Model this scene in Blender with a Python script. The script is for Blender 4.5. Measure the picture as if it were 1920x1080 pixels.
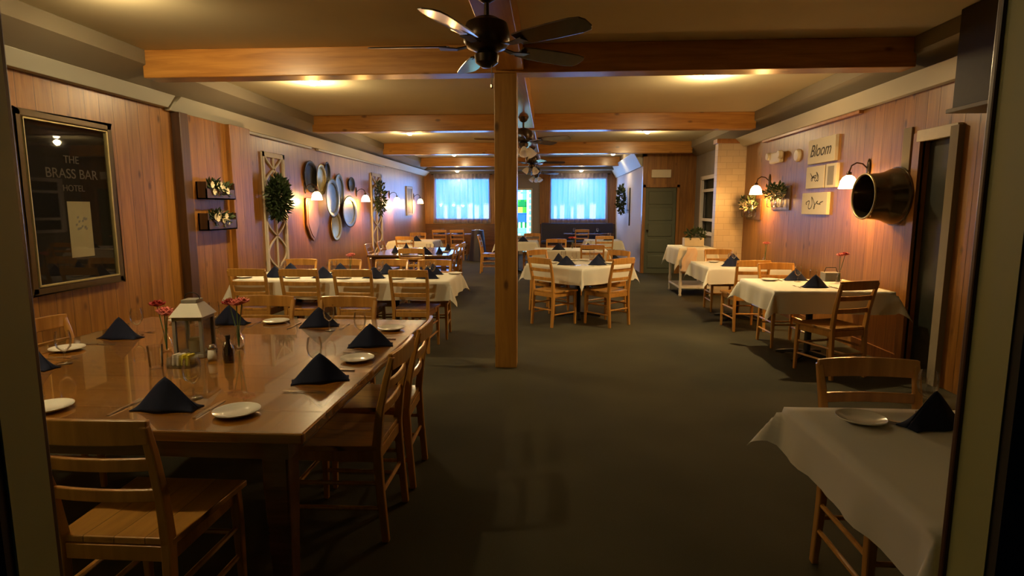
import bpy, bmesh, math, random
from mathutils import Vector, Matrix
for o in list(bpy.data.objects): bpy.data.objects.remove(o)
SC = bpy.context.scene
COL = SC.collection
PI = math.pi
R = random.Random(7)

# ------------------------------------------------------------------ camera
cam = bpy.data.cameras.new('camera'); co = bpy.data.objects.new('camera', cam); COL.objects.link(co)
cam.sensor_width = 36; cam.lens = 36*1100/1920; cam.clip_start = .05; cam.clip_end = 200
co.location = (0, 0, 1.52)
co.rotation_euler = (math.radians(90-7.77), 0, math.radians(3.6))
SC.camera = co
vs = SC.view_settings
SC.display_settings.display_device = 'sRGB'
vs.view_transform = 'Standard'; vs.look = 'None'; vs.gamma = 1; vs.use_curve_mapping = False
vs.exposure = -0.1
SC.cycles.use_denoising = True
SC.cycles.max_bounces = 7; SC.cycles.diffuse_bounces = 4; SC.cycles.glossy_bounces = 3
SC.cycles.transmission_bounces = 6; SC.cycles.transparent_max_bounces = 8
SC.cycles.caustics_reflective = False; SC.cycles.caustics_refractive = False
SC.cycles.sample_clamp_indirect = 3; SC.cycles.blur_glossy = 1.0

# ------------------------------------------------------------------ sky and lights
w = bpy.data.worlds.new('sky'); SC.world = w; w.use_nodes = True
bg = w.node_tree.nodes['Background']; bg.inputs[0].default_value = (.06, .30, 1.0, 1); bg.inputs[1].default_value = 9.0
WARM = (1.0, .48, .11); HALO = (1.0, .73, .36)
def add_light(name, typ, loc, energy, color, size=.1, rot=None, parent=None, **kw):
    d = bpy.data.lights.new(name, typ); d.energy = energy; d.color = color
    if typ == 'AREA':
        d.shape = 'RECTANGLE'; d.size = size[0]; d.size_y = size[1]
    elif typ == 'SUN': d.angle = .02
    else: d.shadow_soft_size = size
    for k, v in kw.items(): setattr(d, k, v)
    o = bpy.data.objects.new(name, d); COL.objects.link(o); o.location = loc
    if rot: o.rotation_euler = rot
    if parent: o.parent = parent
    return o
add_light('sun', 'SUN', (0, 22, 6), 42, (1, .95, .75), rot=(math.radians(20), math.radians(35), 0))
SKYBLUE = (.22, .45, 1.0)
# daylight entering through the two far windows
add_light('window_daylight', 'AREA', (-2.86, 19.22, 1.85), 30, SKYBLUE, (1.7, 1.3), (math.radians(-90), 0, 0))
add_light('window_daylight', 'AREA', (.94, 19.22, 1.85), 30, SKYBLUE, (1.7, 1.3), (math.radians(-90), 0, 0))
CAN_E = 285; SCONCE_E = 58

# ------------------------------------------------------------------ materials
def srgb(r, g, b):
    f = lambda c: (c/255/12.92) if c/255 <= .04045 else ((c/255+.055)/1.055)**2.4
    return (f(r), f(g), f(b), 1)
def newmat(name):
    m = bpy.data.materials.new(name); m.use_nodes = True
    nt = m.node_tree; return m, nt, nt.nodes['Principled BSDF']
def N(nt, t, **kw):
    n = nt.nodes.new(t)
    for k, v in kw.items():
        if k in n.inputs: n.inputs[k].default_value = v
        else: setattr(n, k, v)
    return n
def simple(name, col, rough=.5, metal=0, coat=0, noise=.12, scale=20, spec=.5, bump=0):
    m, nt, b = newmat(name)
    tc = N(nt, 'ShaderNodeTexCoord')
    no = N(nt, 'ShaderNodeTexNoise'); no.inputs['Scale'].default_value = scale; no.inputs['Detail'].default_value = 3
    nt.links.new(tc.outputs['Object'], no.inputs['Vector'])
    mx = N(nt, 'ShaderNodeMix', data_type='RGBA')
    nt.links.new(no.outputs['Fac'], mx.inputs[0])
    c = Vector(col[:3])
    mx.inputs[6].default_value = (*(c*(1-noise)), 1); mx.inputs[7].default_value = (*(c*(1+noise)), 1)
    nt.links.new(mx.outputs[2], b.inputs['Base Color'])
    b.inputs['Roughness'].default_value = rough; b.inputs['Metallic'].default_value = metal
    b.inputs['Coat Weight'].default_value = coat; b.inputs['Coat Roughness'].default_value = .12
    b.inputs['Specular IOR Level'].default_value = spec
    if bump:
        bp = N(nt, 'ShaderNodeBump'); bp.inputs['Strength'].default_value = bump; bp.inputs['Distance'].default_value = .01
        nt.links.new(no.outputs['Fac'], bp.inputs['Height']); nt.links.new(bp.outputs[0], b.inputs['Normal'])
    return m
def wood(name, c1, c2, rough=.35, coat=.3, axis='Z', plank=0, across='Y', knots=.6, coords='Object', coat_r=.15, grain=1.0):
    """axis = grain direction; plank = board width (0: none) counted along 'across'"""
    m, nt, b = newmat(name)
    L = nt.links.new
    if coords == 'World': src = N(nt, 'ShaderNodeNewGeometry').outputs['Position']
    else: src = N(nt, 'ShaderNodeTexCoord').outputs['Object']
    sep = N(nt, 'ShaderNodeSeparateXYZ'); L(src, sep.inputs[0])
    # per board offset
    if plank:
        dv = N(nt, 'ShaderNodeMath', operation='DIVIDE'); L(sep.outputs[across], dv.inputs[0]); dv.inputs[1].default_value = plank
        fl = N(nt, 'ShaderNodeMath', operation='FLOOR'); L(dv.outputs[0], fl.inputs[0])
        wn = N(nt, 'ShaderNodeTexWhiteNoise', noise_dimensions='1D'); L(fl.outputs[0], wn.inputs['W'])
        off = N(nt, 'ShaderNodeVectorMath', operation='SCALE'); L(wn.outputs['Color'], off.inputs[0]); off.inputs['Scale'].default_value = 7
        ad = N(nt, 'ShaderNodeVectorMath', operation='ADD'); L(src, ad.inputs[0]); L(off.outputs[0], ad.inputs[1]); vec = ad.outputs[0]
        fr = N(nt, 'ShaderNodeMath', operation='FRACT'); L(dv.outputs[0], fr.inputs[0])
    else: vec = src
    mp = N(nt, 'ShaderNodeMapping'); s = [14, 14, 14]; s['XYZ'.index(axis)] = 1.1
    mp.inputs['Scale'].default_value = s; L(vec, mp.inputs['Vector'])
    no = N(nt, 'ShaderNodeTexNoise'); no.inputs['Scale'].default_value = 1.6*grain; no.inputs['Detail'].default_value = 6; no.inputs['Distortion'].default_value = .8
    L(mp.outputs[0], no.inputs['Vector'])
    rp = N(nt, 'ShaderNodeValToRGB'); L(no.outputs['Fac'], rp.inputs[0])
    rp.color_ramp.elements[0].position = .3; rp.color_ramp.elements[0].color = c1
    rp.color_ramp.elements[1].position = .7; rp.color_ramp.elements[1].color = c2
    col = rp.outputs[0]
    if knots:
        mk = N(nt, 'ShaderNodeMapping'); k = [5, 5, 5]; k['XYZ'.index(axis)] = 2.4
        mk.inputs['Scale'].default_value = k; L(vec, mk.inputs['Vector'])
        vo = N(nt, 'ShaderNodeTexVoronoi'); vo.inputs['Scale'].default_value = 1.0; L(mk.outputs[0], vo.inputs['Vector'])
        kr = N(nt, 'ShaderNodeValToRGB'); L(vo.outputs['Distance'], kr.inputs[0])
        kr.color_ramp.elements[0].position = .06; kr.color_ramp.elements[0].color = (1, 1, 1, 1)
        kr.color_ramp.elements[1].position = .14; kr.color_ramp.elements[1].color = (0, 0, 0, 1)
        ms = N(nt, 'ShaderNodeMath', operation='MULTIPLY'); L(kr.outputs[0], ms.inputs[0]); ms.inputs[1].default_value = knots
        mx = N(nt, 'ShaderNodeMix', data_type='RGBA'); L(ms.outputs[0], mx.inputs[0]); L(col, mx.inputs[6])
        mx.inputs[7].default_value = (c1[0]*.3, c1[1]*.25, c1[2]*.2, 1); col = mx.outputs[2]
    if plank:
        hv = N(nt, 'ShaderNodeHueSaturation'); L(col, hv.inputs['Color'])
        mr = N(nt, 'ShaderNodeMapRange'); L(wn.outputs['Value'], mr.inputs[0]); mr.inputs[3].default_value = .88; mr.inputs[4].default_value = 1.12
        L(mr.outputs[0], hv.inputs['Value'])
        a = N(nt, 'ShaderNodeMath', operation='SUBTRACT'); L(fr.outputs[0], a.inputs[0]); a.inputs[1].default_value = .5
        a2 = N(nt, 'ShaderNodeMath', operation='ABSOLUTE'); L(a.outputs[0], a2.inputs[0])
        gr = N(nt, 'ShaderNodeMapRange'); L(a2.outputs[0], gr.inputs[0]); gr.inputs[1].default_value = .48; gr.inputs[2].default_value = .495
        gr.inputs[3].default_value = 1; gr.inputs[4].default_value = 0
        mg = N(nt, 'ShaderNodeMix', data_type='RGBA'); L(gr.outputs[0], mg.inputs[0])
        mg.inputs[6].default_value = (c1[0]*.3, c1[1]*.3, c1[2]*.3, 1); L(hv.outputs[0], mg.inputs[7]); col = mg.outputs[2]
        bp = N(nt, 'ShaderNodeBump'); bp.inputs['Strength'].default_value = .6; bp.inputs['Distance'].default_value = .006
        L(gr.outputs[0], bp.inputs['Height']); L(bp.outputs[0], b.inputs['Normal'])
    L(col, b.inputs['Base Color'])
    b.inputs['Roughness'].default_value = rough; b.inputs['Coat Weight'].default_value = coat; b.inputs['Coat Roughness'].default_value = coat_r
    return m
def glassmat(name, col=(1, 1, 1, 1), rough=0.02, tint=.85, amt=.8):
    m, nt, b = newmat(name); nt.nodes.remove(b)
    out = nt.nodes['Material Output']
    tr = N(nt, 'ShaderNodeBsdfTransparent'); tr.inputs[0].default_value = (col[0]*tint, col[1]*tint, col[2]*tint, 1)
    gl = N(nt, 'ShaderNodeBsdfGlossy'); gl.inputs['Roughness'].default_value = rough; gl.inputs[0].default_value = (1, 1, 1, 1)
    lw = N(nt, 'ShaderNodeLayerWeight'); lw.inputs[0].default_value = .25
    ml = N(nt, 'ShaderNodeMath', operation='MULTIPLY_ADD'); ml.inputs[1].default_value = amt; ml.inputs[2].default_value = .06*amt/.8
    nt.links.new(lw.outputs['Fresnel'], ml.inputs[0])
    mx = N(nt, 'ShaderNodeMixShader'); nt.links.new(ml.outputs[0], mx.inputs[0])
    nt.links.new(tr.outputs[0], mx.inputs[1]); nt.links.new(gl.outputs[0], mx.inputs[2]); nt.links.new(mx.outputs[0], out.inputs[0])
    return m
def emit(name, col, s):
    m, nt, b = newmat(name); b.inputs['Base Color'].default_value = (.8, .8, .8, 1)
    b.inputs['Emission Color'].default_value = col; b.inputs['Emission Strength'].default_value = s
    return m
def translucent(name, col, tcol, tr=.5, transp=.0):
    m, nt, b = newmat(name); nt.nodes.remove(b); out = nt.nodes['Material Output']
    d = N(nt, 'ShaderNodeBsdfDiffuse'); d.inputs[0].default_value = col
    t = N(nt, 'ShaderNodeBsdfTranslucent'); t.inputs[0].default_value = tcol
    x = N(nt, 'ShaderNodeMixShader'); x.inputs[0].default_value = tr; nt.links.new(d.outputs[0], x.inputs[1]); nt.links.new(t.outputs[0], x.inputs[2])
    last = x
    if transp:
        p = N(nt, 'ShaderNodeBsdfTransparent'); y = N(nt, 'ShaderNodeMixShader'); y.inputs[0].default_value = transp
        nt.links.new(x.outputs[0], y.inputs[1]); nt.links.new(p.outputs[0], y.inputs[2]); last = y
    nt.links.new(last.outputs[0], out.inputs[0]); return m

P1, P2 = (.19, .074, .014, 1), (.34, .150, .029, 1)
M = dict(
 pine_y = wood('knotty_pine_boards', P1, P2, .38, .22, 'Z', .17, 'Y', .8, 'World', .3),
 pine_x = wood('knotty_pine_boards_far', P1, P2, .33, .3, 'Z', .15, 'X', .5, 'World', .3),
 beam_x = wood('pine_beam', (.36, .15, .03, 1), (.56, .27, .06, 1), .3, .35, 'X', 0, 'Y', .8, 'World', .2),
 beam_y = wood('pine_beam_long', (.36, .15, .03, 1), (.56, .27, .06, 1), .3, .35, 'Y', 0, 'X', .8, 'World', .2),
 post = wood('pine_post', (.27, .12, .02, 1), (.41, .205, .036, 1), .4, .2, 'Z', 0, 'Y', .85, 'World', .2),
 trimwood = wood('pine_trim', (.30, .12, .03, 1), (.46, .21, .06, 1), .4, .2, 'Z', 0, 'Y', .3, 'World', .2),
 chair = wood('honey_chair_wood', (.36, .17, .035, 1), (.55, .28, .065, 1), .3, .45, 'Z', 0, 'Y', 0, 'Object', .12),
 seatw = wood('honey_seat_wood', (.36, .17, .035, 1), (.55, .28, .065, 1), .3, .5, 'Y', .105, 'X', 0, 'Object', .12),
 table = wood('varnished_table_wood', (.16, .060, .006, 1), (.31, .135, .013, 1), .27, 1.0, 'X', .21, 'Y', .35, 'World', .035),
 darkw = wood('dark_table_wood', (.07, .03, .013, 1), (.13, .055, .025, 1), .25, .6, 'X', 0, 'Y', 0, 'Object', .1),
 casing = wood('brown_door_casing', (.05, .022, .010, 1), (.09, .042, .018, 1), .4, .2, 'Z', 0, 'Y', 0, 'Object', .2),
 ceil = simple('cream_ceiling', (.68, .60, .40), .75, noise=.04, scale=3, spec=.2),
 soffit = simple('taupe_soffit_paint', (.25, .21, .15), .7, noise=.05, scale=3, spec=.2),
 trim = simple('pale_grey_trim_paint', (.52, .52, .44), .5, noise=.04, scale=4),
 greyw = simple('grey_wall_paint', (.20, .18, .165), .6, noise=.06, scale=5),
 lilac = simple('white_wall_paint', (.62, .57, .54), .6, noise=.04, scale=5),
 tile = None,
 green = simple('olive_green_paint', (.34, .35, .15), .5, noise=.08, scale=6),
 doorg = simple('green_door_paint', (.095, .105, .07), .45, noise=.06, scale=5),
 blackg = simple('dark_interior_shade', (.010, .014, .009), .5, noise=.1, scale=5),  # near-black colour standing for the shade inside dark openings
 dark = simple('unlit_room_shade', (.02, .016, .010), .8, noise=.1, scale=5),  # near-black for the unlit camera-side room, shade put into the colour
 carpet = None,
 cloth = simple('white_table_linen', (.63, .62, .55), .8, noise=.03, scale=8, spec=.15),
 navy = simple('navy_napkin_linen', (.008, .012, .036), .8, noise=.15, scale=40, spec=.2),
 navyv = simple('navy_vinyl', (.012, .014, .045), .4, noise=.1, scale=10),
 plate = simple('white_glazed_ceramic', (.78, .76, .70), .15, noise=.01, coat=.5),
 steel = simple('polished_steel', (.75, .73, .70), .18, 1, noise=.03),
 black = simple('black_iron', (.012, .012, .012), .45, .2, noise=.1),
 bronze = simple('dark_bronze', (.05, .032, .020), .3, .7, noise=.1),
 pewter = simple('aged_pewter', (.15, .17, .16), .36, .7, noise=.25, scale=12),
 copper = simple('dull_copper', (.55, .28, .17), .4, .7, noise=.2, scale=10),
 brass = simple('tarnished_brass', (.50, .42, .20), .35, .7, noise=.2, scale=12),
 boiler = simple('dark_aged_metal', (.13, .105, .07), .17, .8, noise=.35, scale=7),
 white = simple('white_paint', (.72, .69, .62), .5, noise=.05, scale=9),
 offwhite = simple('aged_white_paint', (.60, .54, .42), .6, noise=.12, scale=14),
 plastic = simple('cream_plastic', (.68, .60, .45), .4, noise=.02),
 canvas = simple('cream_canvas', (.66, .60, .48), .8, noise=.04, scale=30),
 ink = simple('charcoal_ink', (.06, .055, .05), .8, noise=.1),
 greyp = simple('warm_grey_paint', (.25, .23, .20), .7, noise=.1),
 darkbrown = simple('dark_brown_stain', (.035, .024, .013), .6, noise=.15, spec=.3),
 poster = simple('dark_print_paper', (.010, .008, .006), .7, noise=.2, spec=.08),
 letters = simple('faded_gold_lettering', (.11, .095, .07), .6, noise=.2),
 parchment = simple('parchment_paper', (.42, .36, .20), .7, noise=.06, scale=9),
 frame = simple('dark_gilt_frame', (.10, .065, .028), .3, .5, noise=.2),
 leaf = simple('dark_green_leaves', (.035, .06, .022), .5, noise=.4, scale=30),
 stem = simple('green_stems', (.06, .12, .03), .5, noise=.2),
 petw = simple('cream_petals', (.68, .60, .42), .6, noise=.08),
 pink = simple('pink_petals', (.75, .22, .20), .6, noise=.15),
 red = simple('dark_red_petals', (.35, .02, .02), .6, noise=.2),
 yellow = simple('yellow_lemon', (.70, .62, .06), .5, noise=.1),
 pinkcloth = simple('pinkish_white_linen', (.74, .58, .46), .8, noise=.05, scale=9),
 blade = wood('fan_blade_wood', (.05, .028, .016, 1), (.09, .05, .028, 1), .28, .7, 'Y', 0, 'X', 0, 'Object', .12),
 glass = glassmat('clear_glass', amt=.7, tint=.97), dullglass = glassmat('picture_glass', tint=.9, amt=.09), pane = glassmat('window_pane_glass', (.8, .95, 1, 1), .0, .97),
 frost = translucent('frosted_shade_glass', (.8, .75, .68, 1), (.9, .85, .75, 1), .4),
 bulb = emit('glowing_bulb', (1, .72, .38, 1), 45), shade_on = emit('glowing_shade_glass', (1, .66, .30, 1), 22),
 can_on = emit('glowing_halogen', (1, .85, .60, 1), 30),
 curtain = translucent('sheer_white_curtain', (.46, .38, .42, 1), (.55, .66, .88, 1), .5, .25),
 lead = simple('lead_came', (.03, .03, .03), .5, .6),
 snow = simple('pale_painted_fence', (.9, .88, .80), .7, noise=.02),
 lawn = simple('pale_lawn', (.25, .35, .3), .9),
)
# carpet
m, nt, b = newmat('dark_olive_carpet'); M['carpet'] = m
g = N(nt, 'ShaderNodeNewGeometry'); n1 = N(nt, 'ShaderNodeTexNoise'); n1.inputs['Scale'].default_value = 220; n1.inputs['Detail'].default_value = 2
n2 = N(nt, 'ShaderNodeTexNoise'); n2.inputs['Scale'].default_value = 1.2
nt.links.new(g.outputs['Position'], n1.inputs['Vector']); nt.links.new(g.outputs['Position'], n2.inputs['Vector'])
ad = N(nt, 'ShaderNodeMath', operation='MULTIPLY_ADD'); ad.inputs[1].default_value = .5; nt.links.new(n1.outputs['Fac'], ad.inputs[0]); nt.links.new(n2.outputs['Fac'], ad.inputs[2])
rp = N(nt, 'ShaderNodeValToRGB'); nt.links.new(ad.outputs[0], rp.inputs[0])
rp.color_ramp.elements[0].position = .4; rp.color_ramp.elements[0].color = (.030, .028, .016, 1)
rp.color_ramp.elements[1].position = 1.0; rp.color_ramp.elements[1].color = (.055, .050, .030, 1)
nt.links.new(rp.outputs[0], b.inputs['Base Color']); b.inputs['Roughness'].default_value = .95; b.inputs['Specular IOR Level'].default_value = .15
bp = N(nt, 'ShaderNodeBump'); bp.inputs['Strength'].default_value = .4; bp.inputs['Distance'].default_value = .004
nt.links.new(n1.outputs['Fac'], bp.inputs['Height']); nt.links.new(bp.outputs[0], b.inputs['Normal'])
# painted block for the pillar
m, nt, b = newmat('cream_painted_block'); M['tile'] = m
g = N(nt, 'ShaderNodeTexCoord'); mp = N(nt, 'ShaderNodeMapping'); mp.inputs['Rotation'].default_value = (PI/2, 0, 0); nt.links.new(g.outputs['Object'], mp.inputs[0])
br = N(nt, 'ShaderNodeTexBrick'); br.inputs['Scale'].default_value = 2.4; br.inputs['Mortar Size'].default_value = .012; br.inputs['Mortar Smooth'].default_value = .6
br.inputs['Color1'].default_value = (.58, .47, .33, 1); br.inputs['Color2'].default_value = (.64, .53, .38, 1); br.inputs['Mortar'].default_value = (.48, .38, .26, 1)
nt.links.new(mp.outputs[0], br.inputs['Vector']); nt.links.new(br.outputs['Color'], b.inputs['Base Color']); b.inputs['Roughness'].default_value = .35
bp = N(nt, 'ShaderNodeBump'); bp.inputs['Strength'].default_value = .3; bp.inputs['Distance'].default_value = .01; bp.invert = True
nt.links.new(br.outputs['Fac'], bp.inputs['Height']); nt.links.new(bp.outputs[0], b.inputs['Normal'])

# ------------------------------------------------------------------ mesh helpers
class MB:
    def __init__(s): s.v = []; s.f = []; s.mi = []; s.m = 0
    def add(s, vs, fs):
        o = len(s.v); s.v += [tuple(v) for v in vs]; s.f += [tuple(i+o for i in f) for f in fs]; s.mi += [s.m]*len(fs); return s
    def box(s, x0, y0, z0, x1, y1, z1, mat=None):
        vs = [(x, y, z) for z in (z0, z1) for y in (y0, y1) for x in (x0, x1)]
        if mat: vs = [mat @ Vector(v) for v in vs]
        return s.add(vs, [(0, 2, 3, 1), (4, 5, 7, 6), (0, 1, 5, 4), (2, 6, 7, 3), (0, 4, 6, 2), (1, 3, 7, 5)])
    def tube(s, pts, r, n=8, caps=True, squash=None):
        pts = [Vector(p) for p in pts]; k = len(pts); rs = r if isinstance(r, (list, tuple)) else [r]*k
        vs = []; up = Vector((0, 0, 1))
        for i, p in enumerate(pts):
            t = (pts[min(i+1, k-1)]-pts[max(i-1, 0)]).normalized()
            a = t.cross(up) if abs(t.dot(up)) < .95 else t.cross(Vector((1, 0, 0)))
            a.normalize(); b_ = t.cross(a)
            for j in range(n):
                th = 2*PI*j/n; vs.append(p + (a*math.cos(th)+b_*math.sin(th))*rs[i])
        fs = [(i*n+j, i*n+(j+1) % n, (i+1)*n+(j+1) % n, (i+1)*n+j) for i in range(k-1) for j in range(n)]
        if caps: fs += [tuple(range(n))[::-1], tuple(range((k-1)*n, k*n))]
        return s.add(vs, fs)
    def bar(s, pts, w, d, side=(1, 0, 0)):
        """rectangular section swept through pts; w along 'side', d across"""
        pts = [Vector(p) for p in pts]; k = len(pts); side = Vector(side).normalized(); vs = []
        ws = w if isinstance(w, (list, tuple)) else [w]*k; ds = d if isinstance(d, (list, tuple)) else [d]*k
        for i, p in enumerate(pts):
            t = (pts[min(i+1, k-1)]-pts[max(i-1, 0)]).normalized(); c = t.cross(side).normalized()
            for a, b_ in ((-1, -1), (1, -1), (1, 1), (-1, 1)): vs.append(p+side*(a*ws[i]/2)+c*(b_*ds[i]/2))
        fs = [(i*4+j, i*4+(j+1) % 4, (i+1)*4+(j+1) % 4, (i+1)*4+j) for i in range(k-1) for j in range(4)]
        return s.add(vs, fs+[(3, 2, 1, 0), tuple(range((k-1)*4, k*4))])
    def lathe(s, prof, n=24, mat=None, sx=1, sy=1):
        vs = []
        for r, z in prof:
            for j in range(n):
                v = Vector((r*math.cos(2*PI*j/n)*sx, r*math.sin(2*PI*j/n)*sy, z)); vs.append(mat @ v if mat else v)
        k = len(prof)
        fs = [(i*n+j, i*n+(j+1) % n, (i+1)*n+(j+1) % n, (i+1)*n+j) for i in range(k-1) for j in range(n)]
        if prof[0][0] > 1e-6: fs.append(tuple(range(n))[::-1])
        if prof[-1][0] > 1e-6: fs.append(tuple(range((k-1)*n, k*n)))
        return s.add(vs, fs)
    def shell(s, prof, n=24, mat=None, sx=1, sy=1):
        o = len(s.f); s.lathe(prof, n, mat, sx, sy)
        # drop caps
        while len(s.f) > o+(len(prof)-1)*n: s.f.pop(); s.mi.pop()
        return s
    def grid(s, nu, nv, fn):
        vs = [fn(i/nu, j/nv) for j in range(nv+1) for i in range(nu+1)]
        return s.add(vs, [(j*(nu+1)+i, j*(nu+1)+i+1, (j+1)*(nu+1)+i+1, (j+1)*(nu+1)+i) for j in range(nv) for i in range(nu)])
    def build(s, name, mat, parent=None, bevel=0, smooth=False, solid=0, loc=None, rot=None, subsurf=0):
        me = bpy.data.meshes.new(name); me.from_pydata(s.v, [], s.f); me.validate()
        bm = bmesh.new(); bm.from_mesh(me)
        bmesh.ops.remove_doubles(bm, verts=bm.verts, dist=1e-5)
        bmesh.ops.recalc_face_normals(bm, faces=bm.faces); bm.to_mesh(me); bm.free()
        mats = mat if isinstance(mat, (list, tuple)) else [mat]
        for q in mats: me.materials.append(q)
        if len(mats) > 1 and len(me.polygons) == len(s.mi):
            for p, i in zip(me.polygons, s.mi): p.material_index = i
        if smooth:
            for p in me.polygons: p.use_smooth = True
            if smooth == 'auto': me.set_sharp_from_angle(angle=math.radians(40))
        o = bpy.data.objects.new(name, me); COL.objects.link(o)
        if parent: o.parent = parent
        if loc: o.location = loc
        if rot: o.rotation_euler = rot
        if solid: q = o.modifiers.new('thickness', 'SOLIDIFY'); q.thickness = solid; q.offset = 0
        if bevel: q = o.modifiers.new('bevel', 'BEVEL'); q.width = bevel; q.segments = 2; q.limit_method = 'ANGLE'
        if subsurf: q = o.modifiers.new('subdivision', 'SUBSURF'); q.levels = subsurf; q.render_levels = subsurf
        return o
def tag(o, label, cat, group=None):
    o['label'] = label; o['category'] = cat
    if group: o['group'] = group
    return o
def thing(name, label, cat, loc=(0, 0, 0), rz=0, group=None):
    o = bpy.data.objects.new(name, None); COL.objects.link(o); o.location = loc; o.rotation_euler = (0, 0, rz); o.empty_display_size = .1
    return tag(o, label, cat, group)
def struct(name, mb, mat, parent=None, **kw):
    o = mb.build(name, mat, parent, **kw)
    if not parent: o['kind'] = 'structure'
    return o
def dup(src, loc, rz=0, label=None, group=None, parent=None):
    r = src.copy(); COL.objects.link(r)
    if parent: r.parent = parent
    else:
        r.location = loc; r.rotation_euler = (0, 0, rz)
        if label: r['label'] = label
        if group: r['group'] = group
    for ch in list(src.children): dup(ch, None, parent=r)
    return r
class Proto:
    """first use moves the source itself, later uses copy it with all its parts"""
    def __init__(s, o): s.o = o; s.used = False
    def at(s, loc, rz, label, group=None):
        if not s.used:
            s.used = True; s.o.location = loc; s.o.rotation_euler = (0, 0, rz); s.o['label'] = label
            if group: s.o['group'] = group
            return s.o
        return dup(s.o, loc, rz, label, group)
def text_mesh(name, body, size, mat, parent, loc, rot, depth=.001, shear=0):
    cu = bpy.data.curves.new('lettering', 'FONT'); cu.body = body; cu.size = size; cu.extrude = depth; cu.align_x = 'CENTER'; cu.align_y = 'CENTER'; cu.shear = shear
    t = bpy.data.objects.new('lettering', cu); COL.objects.link(t); bpy.context.view_layer.update()
    me = bpy.data.meshes.new_from_object(t.evaluated_get(bpy.context.evaluated_depsgraph_get())); bpy.data.objects.remove(t)
    me.materials.clear(); me.materials.append(mat)
    o = bpy.data.objects.new(name, me); COL.objects.link(o); o.location = loc; o.rotation_euler = rot; o.parent = parent
    return o

# ------------------------------------------------------------------ room shell
XL, XR, XA, YF, YP, ZC = -4.1, 3.35, 2.15, 19.4, 13.9, 2.97
struct('floor', MB().box(-4.6, -2.2, -.1, 4.6, 19.9, 0), M['carpet'])
struct('ceiling', MB().box(-4.6, -2.2, ZC, 4.6, 19.9, ZC+.12), M['ceil'])
struct('wall_left', MB().box(XL-.15, 1.1, 0, XL, 19.6, ZC), M['pine_y'])
q = MB().box(XR, 5.62, 0, XR+.15, 10.63, ZC).box(XR, 5.14, 2.11, XR+.15, 5.62, ZC).box(XR, 1.1, 0, XR+.15, 5.14, ZC)
struct('wall_right', q, M['pine_y'])
q = MB().box(XR, 10.63, 0, XR+.15, 12.0, ZC).box(XR, 13.3, 0, XR+.15, 13.9, ZC).box(XR, 12.0, 0, XR+.15, 13.3, 1.0).box(XR, 12.0, 2.15, XR+.15, 13.3, ZC)
struct('wall_recess', q, M['greyw'])
q = MB().box(XA, YP, 0, 2.22, YP+.12, ZC).box(2.93, YP, 0, XR+.15, YP+.12, ZC).box(2.22, YP, 1.99, 2.93, YP+.12, ZC)
struct('wall_partition', q, M['pine_x'])
struct('wall_alcove', MB().box(XA, YP+.12, 0, XA+.12, 19.5, ZC), M['lilac'])
WIN = [(-3.76, -1.96, 1.16, 2.47), (.04, 1.84, 1.16, 2.47), (-1.42, -.60, .62, 2.10)]
q = MB(); xs = [XL-.15, -3.76, -1.96, -1.42, -.60, .04, 1.84, XA+.15]
for a, b_ in zip(xs, xs[1:]):
    h = [w_ for w_ in WIN if abs(w_[0]-a) < .01]
    if h: q.box(a, YF, 0, b_, YF+.15, h[0][2]).box(a, YF, h[0][3], b_, YF+.15, ZC)
    else: q.box(a, YF, 0, b_, YF+.15, ZC)
struct('wall_far', q, M['greyw'])
# wainscot boards and casings of the far wall
q = MB().box(-4.1, YF-.02, 0, -1.6, YF, 1.0).box(-.3, YF-.02, 0, XA, YF, 1.0)
struct('trim_1', q, M['darkw'])
q = MB()
for a, b_ in ((-4.1, -3.78), (-1.94, -1.62), (-.32, .02), (1.86, 2.15)): q.box(a, YF-.03, 1.0, b_, YF, 2.62)
struct('trim_2', q, M['pine_x'])
# wall around the near opening, and the dark room the camera stands in
q = MB().box(-4.25, 1.01, 0, -1.04, 1.10, ZC).box(.772, 1.01, 0, 3.5, 1.10, ZC)
struct('wall_near', q, M['green'])
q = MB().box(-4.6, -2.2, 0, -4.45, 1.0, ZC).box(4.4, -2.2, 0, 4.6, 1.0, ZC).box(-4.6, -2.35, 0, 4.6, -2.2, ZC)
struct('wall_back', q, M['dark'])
struct('wall_near_dark', MB().box(.775, .99, 0, 3.5, 1.01, ZC).box(-4.25, .99, 0, -1.045, 1.01, ZC), M['dark'])  # unlit face of the near wall, its shade painted as a dark sheet
# brown casings of the opening, on its room side
struct('trim_3', MB().box(-1.15, 1.10, 0, -1.072, 1.145, ZC), M['casing'], bevel=.004)
struct('trim_4', MB().box(.765, 1.10, 0, .86, 1.115, ZC), M['casing'], bevel=.004)
# dropped timber bulkhead on the right wall, nearest the camera
struct('trim_5', MB().box(3.02, 1.14, 2.26, XR, 4.76, ZC), M['darkbrown'], bevel=.006)
struct('trim_21', MB().box(3.0, 1.14, 2.23, XR, 4.80, 2.26), M['greyp'], bevel=.004)

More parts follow.
